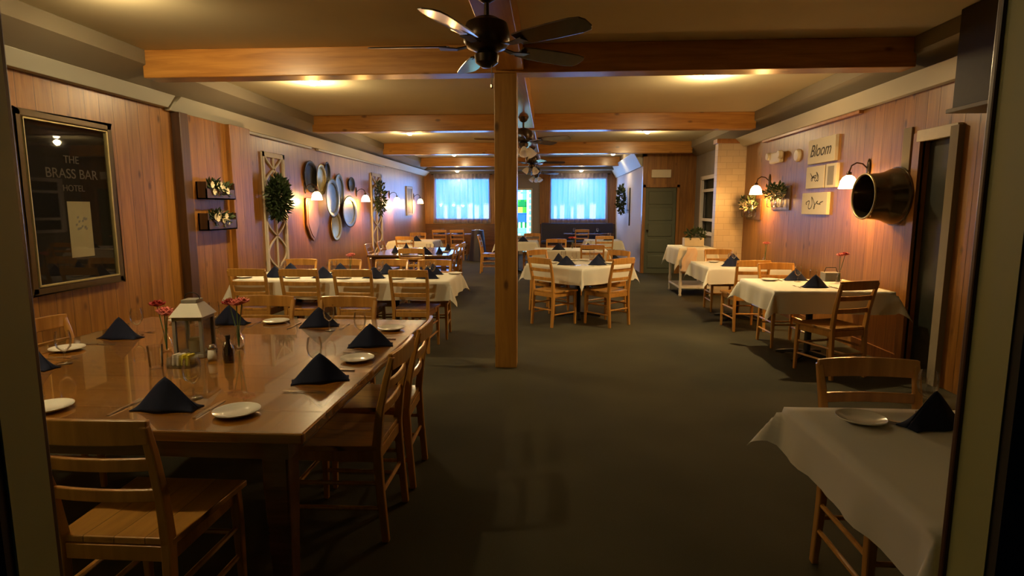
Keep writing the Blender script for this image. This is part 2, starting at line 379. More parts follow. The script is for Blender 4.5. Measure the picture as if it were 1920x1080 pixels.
# soffits down both sides, with the pale sloping trim below
def soffit(name, xi, xw, y0, y1, sgn, zb=2.84):
    q = MB(); pts = [(xi, ZC), (xi, zb), (xi-.24*sgn*-1, 2.69), (xw, 2.69), (xw, ZC)]
    n = len(pts); vs = [(x, y, z) for y in (y0, y1) for x, z in pts]
    q.add(vs, [tuple(range(n)), tuple(range(n, 2*n))]+[(i, (i+1) % n, n+(i+1) % n, n+i) for i in range(n)])
    return struct(name, q, M['soffit'])
def cove(name, xa, za, xb, zb, xw, y0, y1):
    """sloping board from the soffit (xa, za) down to the wall (xb, zb)"""
    pts = [(xa, za), (xb, zb), (xw, zb), (xw, za)]; vs = [(x, y, z) for y in (y0, y1) for x, z in pts]
    q = MB().add(vs, [(0, 1, 2, 3), (4, 5, 6, 7)]+[(i, (i+1) % 4, 4+(i+1) % 4, 4+i) for i in range(4)])
    return struct(name, q, M['trim'], bevel=.006)
soffit('trim_6', -3.75, XL, 1.1, 19.4, -1)
soffit('trim_7', 3.1, XR, 4.79, 13.9, 1)
soffit('trim_8', 2.0, XA, 13.9, 19.4, 1)
cove('trim_9', -3.93, 2.688, -4.02, 2.57, XL, 1.1, 6.15)
cove('trim_10', -3.90, 2.688, -4.04, 2.55, XL, 6.2, 19.3)
cove('trim_11', 3.14, 2.688, 3.28, 2.56, XR, 4.80, 10.45)
cove('trim_12', 1.93, 2.80, 2.12, 2.47, XA, 14.0, 19.3)
struct('trim_13', MB().box(XL, YF-.75, 2.70, XA, YF, ZC), M['soffit'])
for k, (a, b_) in enumerate(((7.3, 10.0), (10.3, 14.5))): struct('trim_%d' % (14+k), MB().box(XL, a, 2.515, XL+.05, b_, 2.55), M['trim'], bevel=.004)
struct('trim_16', MB().box(XR-.05, 6.7, 2.525, XR, 9.6, 2.56), M['trimwood'], bevel=.004)
# pilaster boards on the left wall
struct('trim_17', MB().box(XL, 6.45, 0, XL+.07, 7.25, 2.55).box(XL, 7.25, 0, XL+.13, 7.75, 2.55), M['pine_y'], bevel=.005)
struct('trim_18', MB().box(XL, 6.30, 0, XL+.10, 6.45, 2.55), M['casing'], bevel=.005)
# painted block pillar with wooden cap
struct('trim_19', MB().box(2.87, 10.45, 0, XR, 10.62, 2.61), M['tile'])
struct('trim_20', MB().box(2.84, 10.42, 2.61, XR, 10.65, 2.685), M['trimwood'], bevel=.005)
struct('baseboard_left', MB().box(XL, 1.1, 0, XL+.02, 19.4, .12), M['pine_y'])
struct('baseboard_right', MB().box(XR-.02, 5.7, 0, XR, 10.4, .12), M['pine_y'])

# doors
d = MB().box(XR+.06, 5.14, 0, XR+.1, 5.62, 2.11); d1 = struct('doorway_1', d, M['blackg'])  # recessed dark panel stands in for the shaded interior of the doorway
MB().box(XR-.04, 5.12, 2.11, XR+.02, 5.66, 2.21).build('door_header', M['offwhite'], d1, bevel=.004)
q = MB().box(XR-.03, 5.62, 0, XR+.02, 5.72, 2.19); q.build('door_casing', M['pine_y'], d1)
MB().box(XR-.05, 5.09, 0, XR+.02, 5.19, 2.19).build('door_casing', M['soffit'], d1)
q = MB().box(2.22, YP+.03, 0, 2.93, YP+.08, 1.99); d2 = struct('door_2', q, M['doorg'], bevel=.003)
for k in range(5):
    MB().box(2.30, YP+.015, .12+k*.37, 2.85, YP+.035, .42+k*.37).build('door_panel', M['doorg'], d2, bevel=.01)
MB().lathe([(0, -.03), (.02, -.03), (.028, -.015), (.02, 0), (.012, .03)], 12, Matrix.Translation((2.28, YP-.0, 1.0)) @ Matrix.Rotation(-PI/2, 4, 'X')).build('door_knob', M['bronze'], d2, smooth=True)
q = MB().box(2.16, YP-.02, 0, 2.22, YP+.03, 2.05).box(2.93, YP-.02, 0, 2.99, YP+.03, 2.05).box(2.16, YP-.02, 1.99, 2.99, YP+.03, 2.06); q.build('door_casing', M['pine_x'], d2)

# windows
for k, (a, b_, z0, z1) in enumerate(WIN[:2]):
    q = MB().box(a-.04, YF-.04, z0-.04, a+.02, YF+.06, z1+.04).box(b_-.02, YF-.04, z0-.04, b_+.04, YF+.06, z1+.04).box(a, YF-.04, z1-.02, b_, YF+.06, z1+.04).box(a, YF-.06, z0-.04, b_, YF+.06, z0+.01)
    wn_ = struct('window_%d' % (k+1), q, M['trimwood'])
    MB().box(a, YF+.09, z0, b_, YF+.095, z1).build('pane', M['pane'], wn_)
    c_ = (a+b_)/2
# stained glass window (panes inside one leaded panel)
a, b_, z0, z1 = WIN[2]
sg = struct('window_3', MB().box(a-.05, YF-.03, z0-.05, a, YF+.08, z1+.05).box(b_, YF-.03, z0-.05, b_+.05, YF+.08, z1+.05).box(a, YF-.03, z1, b_, YF+.08, z1+.05).box(a, YF-.03, z0-.05, b_, YF+.08, z0), M['offwhite'])
def sgm(n_, c_):
    m_ = translucent('stained_glass_'+n_, (c_[0]*.1, c_[1]*.1, c_[2]*.1, 1), c_, .9, .75)
    [n for n in m_.node_tree.nodes if n.type == 'BSDF_TRANSPARENT'][0].inputs[0].default_value = c_
    return m_
SG = [sgm('aqua', (.12, .50, .60, 1)), sgm('white', (.50, .70, .62, 1)), sgm('green', (.05, .42, .03, 1)), sgm('blue', (.02, .10, .55, 1)), sgm('yellow', (.50, .45, .05, 1)), sgm('deep_green', (.01, .16, .04, 1))]
q = MB(); nx, nz = 12, 24
for i in range(nx):
    for j in range(nz):
        u, v = (i+.5)/nx, (j+.5)/nz
        e = min(u, 1-u)*(b_-a); ev = min(v, 1-v)*(z1-z0)
        if e < .08 or ev < .08: mi = 0 if (i+j) % 3 else 1
        elif e < .16: mi = 1
        elif v > .78: mi = 1 if (u-.5)**2+(v-.85)**2*3 < .03 else 0
        elif v > .62: mi = 2 if (v+.15*math.sin(u*7)) > .66 else 5
        elif v > .50: mi = 2 if math.sin(u*9) > 0 else 4
        elif v > .28: mi = 3 if u > .35+.1*math.sin(v*20) else 0
        elif v > .18: mi = 5 if i % 2 else 1
        else: mi = 0
        q.m = mi; x0 = a+(b_-a)*i/nx; x1 = a+(b_-a)*(i+1)/nx; y0 = z0+(z1-z0)*j/nz; y1 = z0+(z1-z0)*(j+1)/nz
        q.add([(x0, YF+.03, y0), (x1, YF+.03, y0), (x1, YF+.03, y1), (x0, YF+.03, y1)], [(0, 1, 2, 3)])
q.build('stained_glass_panel', SG, sg)
q = MB()
for xx in (a+.09, a+.17, b_-.17, b_-.09): q.box(xx-.004, YF+.02, z0, xx+.004, YF+.028, z1)
for zz in (z0+.09, z1-.09, z0+.7, z0+.95, z0+.42): q.box(a, YF+.02, zz-.004, b_, YF+.028, zz+.004)
q.build('lead_strips', M['lead'], sg)
# serving window in the recess wall
q = MB().box(XR-.03, 11.93, .98, XR+.03, 12.02, 2.2).box(XR-.03, 13.26, .98, XR+.03, 13.35, 2.2).box(XR-.03, 12.0, 2.12, XR+.03, 13.3, 2.2).box(XR-.04, 12.0, .95, XR+.03, 13.3, 1.02)
w4 = struct('window_4', q, M['lilac'])
MB().box(XR+.08, 12.0, 1.0, XR+.1, 13.3, 2.15).build('dark_pane', M['blackg'], w4)  # opaque near-black sheet stands for the dark behind the opening
MB().box(XR, 12.0, 1.24, XR+.03, 13.3, 1.30).box(XR, 12.0, 1.86, XR+.03, 13.3, 1.92).build('muntin', M['lilac'], w4)

# outside: pale lawn and a painted fence behind the sheer curtains
struct('ground', MB().box(-9, 19.9, -.3, 9, 40, -.1), M['lawn'])
for k, (x, ww, zt) in enumerate((1.13*a_, 1.13*b_, c_) for a_, b_, c_ in ((-3.44, .10, 1.62), (-3.0, .13, 1.60), (-2.62, .16, 1.68), (-2.40, .14, 1.60), (-2.06, .22, 1.66), (.20, .10, 1.62), (.42, .14, 1.64), (1.02, .24, 1.66), (1.42, .20, 1.68), (1.86, .10, 1.62), (.75, .08, 1.55))):
    tag(MB().box(x-ww/2, 22.0, -.1, x+ww/2, 22.08, zt).box(x-ww/2-.01, 21.99, zt, x+ww/2+.01, 22.09, zt+.02).build('fence_picket', M['snow'], bevel=.004),
        'sunlit post outside the %s window, %s' % ('left' if x < -1 else 'right', ('first from the left', 'second from the left', 'third from the left', 'fourth from the left', 'widest, at the right edge', 'first from the left', 'second from the left', 'widest, right of the middle', 'second from the right', 'last at the right edge', 'thin, just left of the widest')[k]), 'fence post', 'sunlit posts outside the %s window' % ('left' if x < -1 else 'right'))

tag(MB().box(-2.15, 22.3, -.1, -.3, 22.4, 2.6).build('added_glass_reflector', M['snow'], bevel=.01), 'added pale reflector panel outside, sunlit backing for the stained glass', 'reflector')  # added sunlit panel so the stained glass shows its full colours

# sheer curtains
def curtain(x0, x1, label):
    t = thing('sheer_curtain', label, 'curtain', ((x0+x1)/2, YF-.11, 1.0))
    wd = x1-x0; rr = random.Random(int(x0*10)); ph = [rr.uniform(0, 6) for _ in range(4)]
    def fn(u, v):
        fl = 1+.06*(1-v)
        x = (u-.5)*wd*fl; y = .022*math.sin(u*75+ph[0]+.6*math.sin(u*9))+.012*math.sin(u*133+ph[1]); z = .03+v*1.55+(.012*math.sin(u*20) if v < .01 else 0)
        return (x, y*(.5+.5*(1-v)), z)
    MB().grid(150, 6, fn).build('curtain_panel', M['curtain'], t, smooth=True)
    MB().grid(150, 2, lambda u, v: ((u-.5)*wd*1.02, -.02+.01*math.sin(u*90), 1.5+v*.12)).build('curtain_header', M['curtain'], t, smooth=True)
    MB().tube([(-wd/2-.1, 0, 1.6), (wd/2+.1, 0, 1.6)], .012).build('curtain_rod', M['bronze'], t)
curtain(-3.76, -1.96, 'sheer white curtain glowing blue over the left far window')
curtain(.04, 1.84, 'sheer white curtain glowing blue over the right far window')

# ------------------------------------------------------------------ beams and post
for k, (y, x0, x1) in enumerate(((5.56, -3.78, 3.13), (9.5, -3.78, 3.13), (13.5, -3.78, 3.13), (17.4, -3.78, 2.05))):
    lab = ['pine ceiling beam nearest the camera, resting on the square post', 'second pine ceiling beam from the camera, behind the post', 'third pine ceiling beam, above the green door end of room', 'farthest pine ceiling beam, just before the curtained windows'][k]
    tag(MB().box(x0, y-.11, 2.72, x1, y+.11, ZC).build('ceiling_beam', M['beam_x'], bevel=.008), lab, 'beam', 'cross beams')
ys = [1.12, 5.45, 5.67, 9.39, 9.61, 13.39, 13.61, 17.29]
for k in range(4):
    lab = ['lengthwise pine beam above the nearest ceiling fan', 'lengthwise pine beam just behind the post, first bay', 'lengthwise pine beam in the third bay of the ceiling', 'lengthwise pine beam in the bay nearest the windows'][k]
    tag(MB().box(-.49, ys[2*k], 2.74, -.24, ys[2*k+1], ZC).build('ceiling_beam', M['beam_y'], bevel=.006), lab, 'beam', 'lengthwise beams')
tag(MB().box(-.505, 5.46, 0, -.30, 5.665, 2.72).build('square_post', M['post'], bevel=.006), 'square knotty pine post standing in the middle of the carpet', 'post')

# ------------------------------------------------------------------ lamps
def can(x, y, label, on=1.0, tilt=0, z=ZC):
    t = thing('recessed_light', label, 'ceiling light', (x, y, z), 0, 'recessed ceiling spots')
    MB().shell([(.058, .0), (.062, -.012), (.09, -.010), (.095, -.0005)], 24).build('trim_ring', M['white'], t, smooth=True)
    MB().lathe([(0, -.052), (.03, -.047), (.05, -.03), (.058, -.004), (.058, -.001)], 20).build('lamp_face', M['can_on'], t, smooth=True)
    add_light('spot', 'SPOT', (0, 0, -.05), CAN_E*on, HALO, .04, parent=t, rot=(math.radians(tilt), 0, 0), spot_size=math.radians(140), spot_blend=.9)
    add_light('ceiling_fill', 'POINT', (0, 0, -.13), CAN_E*on*.12, HALO, .05, parent=t)  # added fill light where no lamp hangs, brightens the ceiling around the can
can(-2.4, 2.0, 'ceiling spot above the frame, over the near side of the big wooden table', .52, 36)
can(-2.95, 3.75, 'ceiling spot just above the frame, beside the left soffit', .5, 66)
can(-2.74, 6.88, 'bright ceiling spot just behind the nearest beam, left side', 1.3)
can(1.77, 6.82, 'bright ceiling spot just behind the nearest beam, right side', 1.3)
can(-2.72, 11.55, 'ceiling spot behind the second beam, left side')
can(1.85, 11.6, 'ceiling spot behind the second beam, right side')
can(-2.6, 16.2, 'ceiling spot behind the third beam, left side', .5)
can(1.7, 16.25, 'ceiling spot behind the third beam, right side', .25)
can(-2.95, 18.95, 'ceiling spot nearest the left curtained window', .3, 0, 2.70)
can(1.0, 18.95, 'ceiling spot nearest the right curtained window', .3, 0, 2.70)

def make_sconce():
    t = thing('wall_sconce', '', 'wall lamp', group='wall sconces')   # local +x points away from the wall
    MB().lathe([(0, .0), (.05, .0), (.055, .008), (.03, .02), (0, .024)], 18, Matrix.Translation((0, 0, .14)) @ Matrix.Rotation(PI/2, 4, 'Y'), sx=1.9, sy=.8).build('backplate', M['bronze'], t, smooth=True)
    MB().tube([(.015, 0, .14), (.07, 0, .19), (.13, 0, .20), (.18, 0, .17), (.20, 0, .10)], .008).build('arm', M['bronze'], t, smooth=True)
    MB().lathe([(.022, .06), (.026, .10), (.012, .11)], 14, Matrix.Translation((.2, 0, 0))).build('socket', M['bronze'], t, smooth=True)
    MB().shell([(.026, .07), (.055, .05), (.078, .01), (.086, -.04), (.094, -.065)], 20, Matrix.Translation((.2, 0, 0))).build('glass_shade', M['shade_on'], t, smooth=True)
    MB().lathe([(0, -.035), (.022, -.028), (.03, 0), (.02, .035), (.012, .055)], 14, Matrix.Translation((.2, 0, 0))).build('bulb', M['bulb'], t, smooth=True)
    add_light('sconce_glow', 'POINT', (.2, 0, -.09), SCONCE_E, WARM, .05, parent=t)
    return t
sc = Proto(make_sconce())
for x, y, rz, lab in ((XL, 9.75, 0, 'lit brass sconce among the hanging trays on the left wall'), (XL, 12.4, 0, 'lit sconce between the trays and the far lattice, left wall'),
                      (XL, 15.0, 0, 'lit sconce just beyond the far lattice on the left wall'), (XL, 17.75, 0, 'lit sconce closest to the left curtained window'),
                      (XR, 6.5, PI, 'lit sconce beside the large metal kettle on the right wall'), (XR, 9.3, PI, 'lit sconce between the small glass wall planters, right wall')):
    sc.at((x, y, 1.79 if x > 0 else 1.72), rz, lab, 'wall sconces')

# ceiling fans
def make_fan():
    t = thing('ceiling_fan', '', 'ceiling fan', group='ceiling fans')
    MB().lathe([(0, .29), (.07, .29), (.075, .27), (.05, .22), (.02, .20)], 20).build('canopy', M['bronze'], t, smooth=True)
    MB().tube([(0, 0, .22), (0, 0, .10)], .014).build('downrod', M['bronze'], t)
    MB().lathe([(.02, .13), (.06, .12), (.115, .09), (.13, .04), (.13, -.01), (.11, -.04), (.06, -.06), (0, -.06)], 28).build('motor_housing', M['bronze'], t, smooth='auto')
    MB().lathe([(.05, -.06), (.07, -.08), (.065, -.12), (.03, -.145), (0, -.15)], 20).build('switch_housing', M['bronze'], t, smooth='auto')
    q = MB().tube([(.03, -.03, -.14), (.03, -.03, -.24)], .0025, 5).lathe([(0, -.27), (.008, -.262), (.008, -.245), (0, -.24)], 8, Matrix.Translation((.03, -.03, 0))); q.build('pull_chain', M['steel'], t)
    for k in range(5):
        rot = Matrix.Rotation(math.radians(-54+k*72), 4, 'Z')
        g_ = MB(); prof = [(.22, .055), (.30, .066), (.45, .073), (.60, .074), (.655, .062), (.675, .03)]
        tilt = Matrix.Rotation(math.radians(-13), 4, 'Y')
        top = []; n = len(prof)
        vs = [(-w_, r_, z) for z in (-.004, .004) for r_, w_ in prof]+[(w_, r_, z) for z in (-.004, .004) for r_, w_ in prof]
        idx = lambda sd, zz, i: sd*2*n+zz*n+i
        fs = []
        for i in range(n-1):
            fs += [(idx(0, 0, i), idx(0, 0, i+1), idx(1, 0, i+1), idx(1, 0, i)), (idx(0, 1, i), idx(1, 1, i), idx(1, 1, i+1), idx(0, 1, i+1)),
                   (idx(0, 0, i), idx(0, 1, i), idx(0, 1, i+1), idx(0, 0, i+1)), (idx(1, 0, i), idx(1, 0, i+1), idx(1, 1, i+1), idx(1, 1, i))]
        fs += [(idx(0, 0, 0), idx(1, 0, 0), idx(1, 1, 0), idx(0, 1, 0)), (idx(0, 0, n-1), idx(0, 1, n-1), idx(1, 1, n-1), idx(1, 0, n-1))]
        g_.add([(rot @ tilt @ Vector(v))+Vector((0, 0, -.03)) for v in vs], fs)
        bl = g_.build('blade', M['blade'], t, bevel=.002)
        ir = MB().bar([rot @ Vector((0, .10, -.03)), rot @ Vector((0, .17, -.045)), rot @ Vector((0, .27, -.04))], [.03, .045, .07], .006, rot @ Vector((1, 0, 0)))
        ir.build('blade_iron', M['bronze'], bl)
    return t
def light_kit(t):
    for k in range(3):
        mt = Matrix.Rotation(k*2*PI/3+.4, 4, 'Z') @ Matrix.Translation((.09, 0, -.15)) @ Matrix.Rotation(math.radians(-38), 4, 'Y')
        MB().shell([(.02, .02), (.035, 0), (.055, -.05), (.062, -.09), (.07, -.105)], 16, mt).build('lamp_shade', M['frost'], t, smooth=True)
f0 = make_fan(); fan = Proto(f0)
f1 = fan.at((-.36, 3.45, 2.455), 0, 'dark ceiling fan nearest the camera, hanging below the pine beam', 'ceiling fans')
fk = dup(f0, (-.36, 8.2, 2.47), .25, 'second ceiling fan with frosted lamp shades, half behind the post', 'ceiling fans'); light_kit(fk)
dup(fk, (-.36, 12.2, 2.47), .7, 'third ceiling fan with lamp shades, beyond the second beam', 'ceiling fans')
dup(fk, (-.36, 16.0, 2.47), 1.1, 'farthest small ceiling fan with lamp shades, near the windows', 'ceiling fans')

# ------------------------------------------------------------------ chairs
def make_chair():
    t = thing('dining_chair', '', 'chair')      # faces local +y
    def sf(u, v):
        x = (u-.5)*(.40+.05*v); y = -.21+v*.42
        return (x, y, .452-.008*math.cos((u-.5)*PI)*math.sin(v*PI))
    q = MB().grid(8, 6, sf); q.build('seat', M['seatw'], t, solid=.024, bevel=.004)
    def post(sx):
        return [(sx*.185, -.235, 0), (sx*.183, -.215, .25), (sx*.182, -.205, .45), (sx*.186, -.225, .62), (sx*.192, -.262, .78), (sx*.196, -.29, .875)]
    for sx in (-1, 1):
        MB().bar(post(sx), [.028, .032, .034, .032, .03, .026], [.034, .038, .042, .036, .03, .024], (1, 0, 0)).build('leg', M['chair'], t, bevel=.006)
        MB().bar([(sx*.195, .19, 0), (sx*.193, .185, .30), (sx*.19, .18, .44)], [.026, .036, .038], [.026, .036, .038], (1, 0, 0)).build('leg', M['chair'], t, bevel=.007)
    def rail(z, h, th, yb, hw, bow, name, crest=0):
        n = 8; vs = []
        for i in range(n+1):
            u = i/n*2-1; x = u*hw; y = yb-bow*(1-u*u); zt = z+h/2+crest*(1-u*u); zb = z-h/2
            vs += [(x, y-th/2, zb), (x, y+th/2, zb), (x, y+th/2+.0, zt), (x, y-th/2, zt)]
        fs = [(i*4+j, i*4+(j+1) % 4, (i+1)*4+(j+1) % 4, (i+1)*4+j) for i in range(n) for j in range(4)]+[(0, 1, 2, 3), (n*4+3, n*4+2, n*4+1, n*4)]
        MB().add(vs, fs).build(name, M['chair'], t, bevel=.004)
    rail(.852, .075, .02, -.283, .205, .022, 'top_rail', .006)
    rail(.735, .042, .015, -.25, .178, .018, 'back_slat')
    rail(.62, .042, .015, -.223, .172, .014, 'back_slat')
    q = MB().box(-.175, .165, .385, .175, .185, .438); q.build('seat_rail', M['chair'], t, bevel=.003)
    MB().box(-.165, -.215, .385, .165, -.195, .438).build('seat_rail', M['chair'], t, bevel=.003)
    for sx in (-1, 1):
        MB().box(sx*.185-.01, -.195, .385, sx*.185+.01, .165, .438).build('seat_rail', M['chair'], t, bevel=.003)
        for z in (.16, .28): MB().tube([(sx*.184, -.21, z), (sx*.19, .18, z)], .0105, 8).build('stretcher', M['chair'], t, smooth='auto')
    for y, z in ((.18, .26), (-.212, .22)): MB().tube([(-.185, y, z), (.185, y, z)], .0105, 8).build('stretcher', M['chair'], t, smooth='auto')
    return t
chair = Proto(make_chair())
def C(x, y, face, label, group):
    """face: degrees, direction the sitter looks (0 = +y away from camera, 90 = -x)"""
    chair.at((x, y, 0), math.radians(face), label, group)
G1 = 'chairs around the big wooden table'
C(-1.40, 1.90, 0, 'honey wood ladder-back chair at lower left, back to camera at the big wooden table', G1)
C(-.97, 2.66, 90, 'nearer of the two ladder-back chairs along the right side of the big table', G1)
C(-.97, 3.17, 92, 'farther of the two ladder-back chairs along the right side of the big table', G1)
C(-2.03, 3.78, 180, 'left one of two chairs on the far side of the big wooden table', G1)
C(-1.43, 3.78, 180, 'right one of two chairs on the far side of the big wooden table', G1)
C(-2.62, 3.10, -90, 'chair at the left end of the big wooden table, against the framed poster wall', G1)
G2 = 'chairs around the long white-clothed table'
for k, x in enumerate((-3.15, -2.6, -2.03, -1.43)):
    C(x, 6.19, (0, 1, 1, -2)[k], ['leftmost of four ladder-back chairs on the near side of the long white table', 'second from left of four chairs on the near side of the long white table', 'third from left of four chairs on the near side of the long white table', 'rightmost of four ladder-back chairs on the near side of the long white table'][k], G2)
for k, x in enumerate((-3.07, -2.5, -1.93, -1.38)):
    C(x, 6.80, 180+(0, 2, -1, 3)[k], ['leftmost of four chairs on the far side of the long white table', 'second from left of four chairs on the far side of the long white table', 'third from left of four chairs on the far side of the long white table', 'rightmost of four chairs on the far side of the long white table'][k], G2)
G3 = 'chairs around the square white table by the post'
C(.08, 7.68, -45, 'ladder-back chair at near left of the square white table right of the post', G3)
C(.76, 7.70, 42, 'ladder-back chair at near right of the square white table right of the post', G3)
C(.02, 8.66, -135, 'chair at far left of the square white table right of the post', G3)
C(.84, 8.62, 135, 'chair at far right of the square white table right of the post', G3)
G4 = 'chairs at the tables along the right wall'
C(2.60, 5.50, 20, 'ladder-back chair, back to camera, at the white table under the metal kettle', G4)
C(2.62, 6.62, 182, 'chair facing camera behind the white table under the metal kettle', G4)
C(2.46, 7.52, 3, 'chair, back to camera, at the second white table along the right wall', G4)
C(2.58, 8.86, 180, 'brightly lit orange chair facing camera at the second right wall table', G4)
C(1.34, 2.20, 180, 'chair behind the nearest white table at lower right', G4)
G5 = 'chairs at the back left tables'
C(-2.15, 9.34, 0, 'chair, back to camera, at the dark wood table beyond the long white table', G5)
C(-1.86, 9.95, 92, 'nearer chair on the right side of the dark wood table', G5)
C(-1.86, 10.75, 90, 'farther chair on the right side of the dark wood table', G5)
C(-2.90, 10.2, -90, 'nearer chair on the wall side of the dark wood table', G5)
C(-2.90, 10.95, -92, 'farther chair on the wall side of the dark wood table', G5)
C(-3.35, 14.62, 180, 'orange-lit chair facing camera behind the back left white table', G5)
C(-3.2, 13.15, 0, 'chair, back to camera, before the back left white table', G5)
C(-3.2, 17.2, 4, 'chair, back to camera, at the table under the left curtained window', G5)
C(-2.65, 17.2, -3, 'right-hand chair at the table under the left curtained window', G5)
G6 = 'chairs at the back middle tables'
C(-1.36, 13.75, -90, 'chair left of the back middle white table, partly behind the post', G6)
C(-.42, 14.45, 180, 'chair behind the back middle white table, just right of the post', G6)
C(.15, 11.75, 180, 'left chair behind the middle white table beyond the square one', G6)
C(.75, 10.45, 0, 'chair, back to camera, at the middle white table beyond the square one', G6)
C(1.25, 13.75, 2, 'chair, back to camera, at the small white table in the right alcove', G6)
C(.95, 17.75, 5, 'chair at the dark table before the navy bench, right alcove', G6)

# ------------------------------------------------------------------ tables and cloths
def pedestal_table(x, y, wd, dp, rz, label, cat='table', topmat='darkw', group=None, double=False, h=.745):
    t = thing('pedestal_table', label, cat, (x, y, 0), rz, group)
    MB().box(-wd/2, -dp/2, h-.03, wd/2, dp/2, h).build('tabletop', M[topmat], t, bevel=.004)
    for cx in ((-wd*.275, wd*.215) if double else (0,)):
        br_ = .22 if double else .31
        MB().lathe([(.04, .03), (.033, .08), (.033, h-.07), (.09, h-.035), (.09, h-.03)], 16, Matrix.Translation((cx, 0, 0))).build('column', M['black'], t, smooth='auto')
        q = MB()
        for k in range(4):
            a_ = k*PI/2+PI/4; q.bar([(cx, 0, .05), (cx+math.cos(a_)*.15, math.sin(a_)*.15, .04), (cx+math.cos(a_)*br_, math.sin(a_)*br_, .012)], .05, [.05, .035, .022], (-math.sin(a_), math.cos(a_), 0))
        q.build('base', M['black'], t, bevel=.004)
    return t
def cloth(x, y, wd, dp, hang, rz, label, z=.745, seed=1, group='white tablecloths', flare=.25, amp=.012):
    rr = random.Random(seed); ph = [rr.uniform(0, 6.28) for _ in range(6)]
    hw, hd = wd/2+.006, dp/2+.006; W, D_ = hw+hang, hd+hang
    def samples(h, H):
        n = max(10, int(2*h/.05)); core = [-h+2*h*i/n for i in range(n+1)]; k = 7
        ex = [h+(H-h)*(i+1)/k for i in range(k)]
        return [-e for e in ex[::-1]]+core+ex
    us, vv = samples(hw, W), samples(hd, D_)
    def f(u, v):
        a = max(0, abs(u)-hw); b2 = max(0, abs(v)-hd); sx = 1 if u > 0 else -1; sy = 1 if v > 0 else -1
        bx, by = max(-hw, min(hw, u)), max(-hd, min(hd, v))
        if a == 0 and b2 == 0: return (u, v, z+.004+.0012*math.sin(u*9+ph[0])*math.sin(v*8+ph[1]))
        if a and b2:
            r = math.hypot(a, b2)*(.92); th = math.atan2(b2, a); k = math.sin(2*th); fl = flare*k*r+.03*r/hang
            return (bx+sx*(math.cos(th)*fl+.006), by+sy*(math.sin(th)*fl+.006), z+.002-r*.97)
        r = a+b2; s_ = by if a else bx; ed = (ph[2] if sx > 0 else ph[3]) if a else (ph[4] if sy > 0 else ph[5])
        out = .006+.04*r+amp*(r/hang)*(math.sin(s_*14+ed)+.5*math.sin(s_*31+ed*2))
        out = max(out, .005)
        return (bx+sx*out*(1 if a else 0), by+sy*out*(1 if b2 else 0), z+.002-r+.004*math.sin(s_*10+ed)*r/hang)
    q = MB(); n, m_ = len(us), len(vv)
    q.add([f(u, v) for v in vv for u in us], [(j*n+i, j*n+i+1, (j+1)*n+i+1, (j+1)*n+i) for j in range(m_-1) for i in range(n-1)])
    o = q.build('tablecloth', M['cloth'], None, smooth=True, loc=(x, y, 0), rot=(0, 0, rz))
    return tag(o, label, 'tablecloth', group)

# the big varnished table
t = thing('plank_dining_table', 'big square varnished wooden plank table at lower left', 'table', (-1.84, 2.92, 0))
MB().box(-1.0, -1.04, .71, 1.0, 1.04, .75).build('tabletop', M['table'], t, bevel=.006)
MB().box(-.9, -.94, .61, .9, -.91, .71).box(-.9, .91, .61, .9, .94, .71).box(-.9, -.91, .61, -.87, .91, .71).box(.87, -.91, .61, .9, .91, .71).build('apron', M['darkw'], t)
for sx in (-1, 1):
    for sy in (-1, 1):
        x, y = sx*.84, sy*.88
        MB().bar([(x, y, 0), (x, y, .5), (x, y, .71)], [.07, .10, .10], [.07, .10, .10], (1, 0, 0)).build('leg', M['darkw'], t, bevel=.008)
GT = 'pedestal tables'
pedestal_table(-2.23, 6.52, 2.33, .82, 0, 'long table on black pedestals under the long white cloth', double=True, group=GT)
cloth(-2.23, 6.52, 2.35, .84, .20, 0, 'long white tablecloth left of the post with four chairs before it', seed=3, flare=.35, amp=.018)
pedestal_table(.42, 8.22, 1.0, 1.0, PI/4, 'square table on black pedestal, turned cornerwise, right of the post', group=GT)
cloth(.42, 8.22, 1.03, 1.03, .22, PI/4, 'white tablecloth turned cornerwise, right of the post', seed=5)
pedestal_table(2.66, 6.08, 1.05, .95, 0, 'pedestal table by the right wall under the metal kettle', group=GT)
cloth(2.66, 6.08, 1.08, .98, .21, 0, 'white tablecloth on the table under the metal kettle', seed=8, flare=.4)
pedestal_table(2.6, 8.22, 1.0, .92, 0, 'second table along the right wall, under the small planters', group=GT)
cloth(2.6, 8.22, 1.04, .95, .21, 0, 'white tablecloth on the second table along the right wall', seed=9)
pedestal_table(1.42, 1.82, .95, .88, 0, 'nearest table at lower right, mostly under its cloth', group=GT)
cloth(1.42, 1.82, .98, .90, .16, 0, 'nearest white tablecloth at lower right beside the green post', seed=11, flare=.45)
# dark wood table beyond
t = thing('wooden_dining_table', 'dark wood dining table beyond the long white table', 'table', (-2.32, 10.45, 0))
MB().box(-.68, -.95, .715, .68, .95, .75).build('tabletop', M['darkw'], t, bevel=.005)
MB().box(-.6, -.87, .63, .6, -.85, .715).box(-.6, .85, .63, .6, .87, .715).box(-.6, -.85, .63, -.58, .85, .715).box(.58, -.85, .63, .6, .85, .715).build('apron', M['darkw'], t)
for sx in (-1, 1):
    for sy in (-1, 1): MB().box(sx*.58-.04, sy*.85-.04, 0, sx*.58+.04, sy*.85+.04, .715).build('leg', M['darkw'], t, bevel=.006)
pedestal_table(-3.2, 13.9, 1.0, 1.0, 0, 'table under white cloth at the back left wall', group=GT)
cloth(-3.2, 13.9, 1.03, 1.03, .2, 0, 'white tablecloth at the back left wall beyond the dark table', seed=13)
pedestal_table(-2.95, 17.75, 1.3, .8, 0, 'bare dark table under the left curtained window', group=GT)
pedestal_table(-.75, 13.85, .9, .9, 0, 'table under white cloth, behind the post at the back', group=GT)
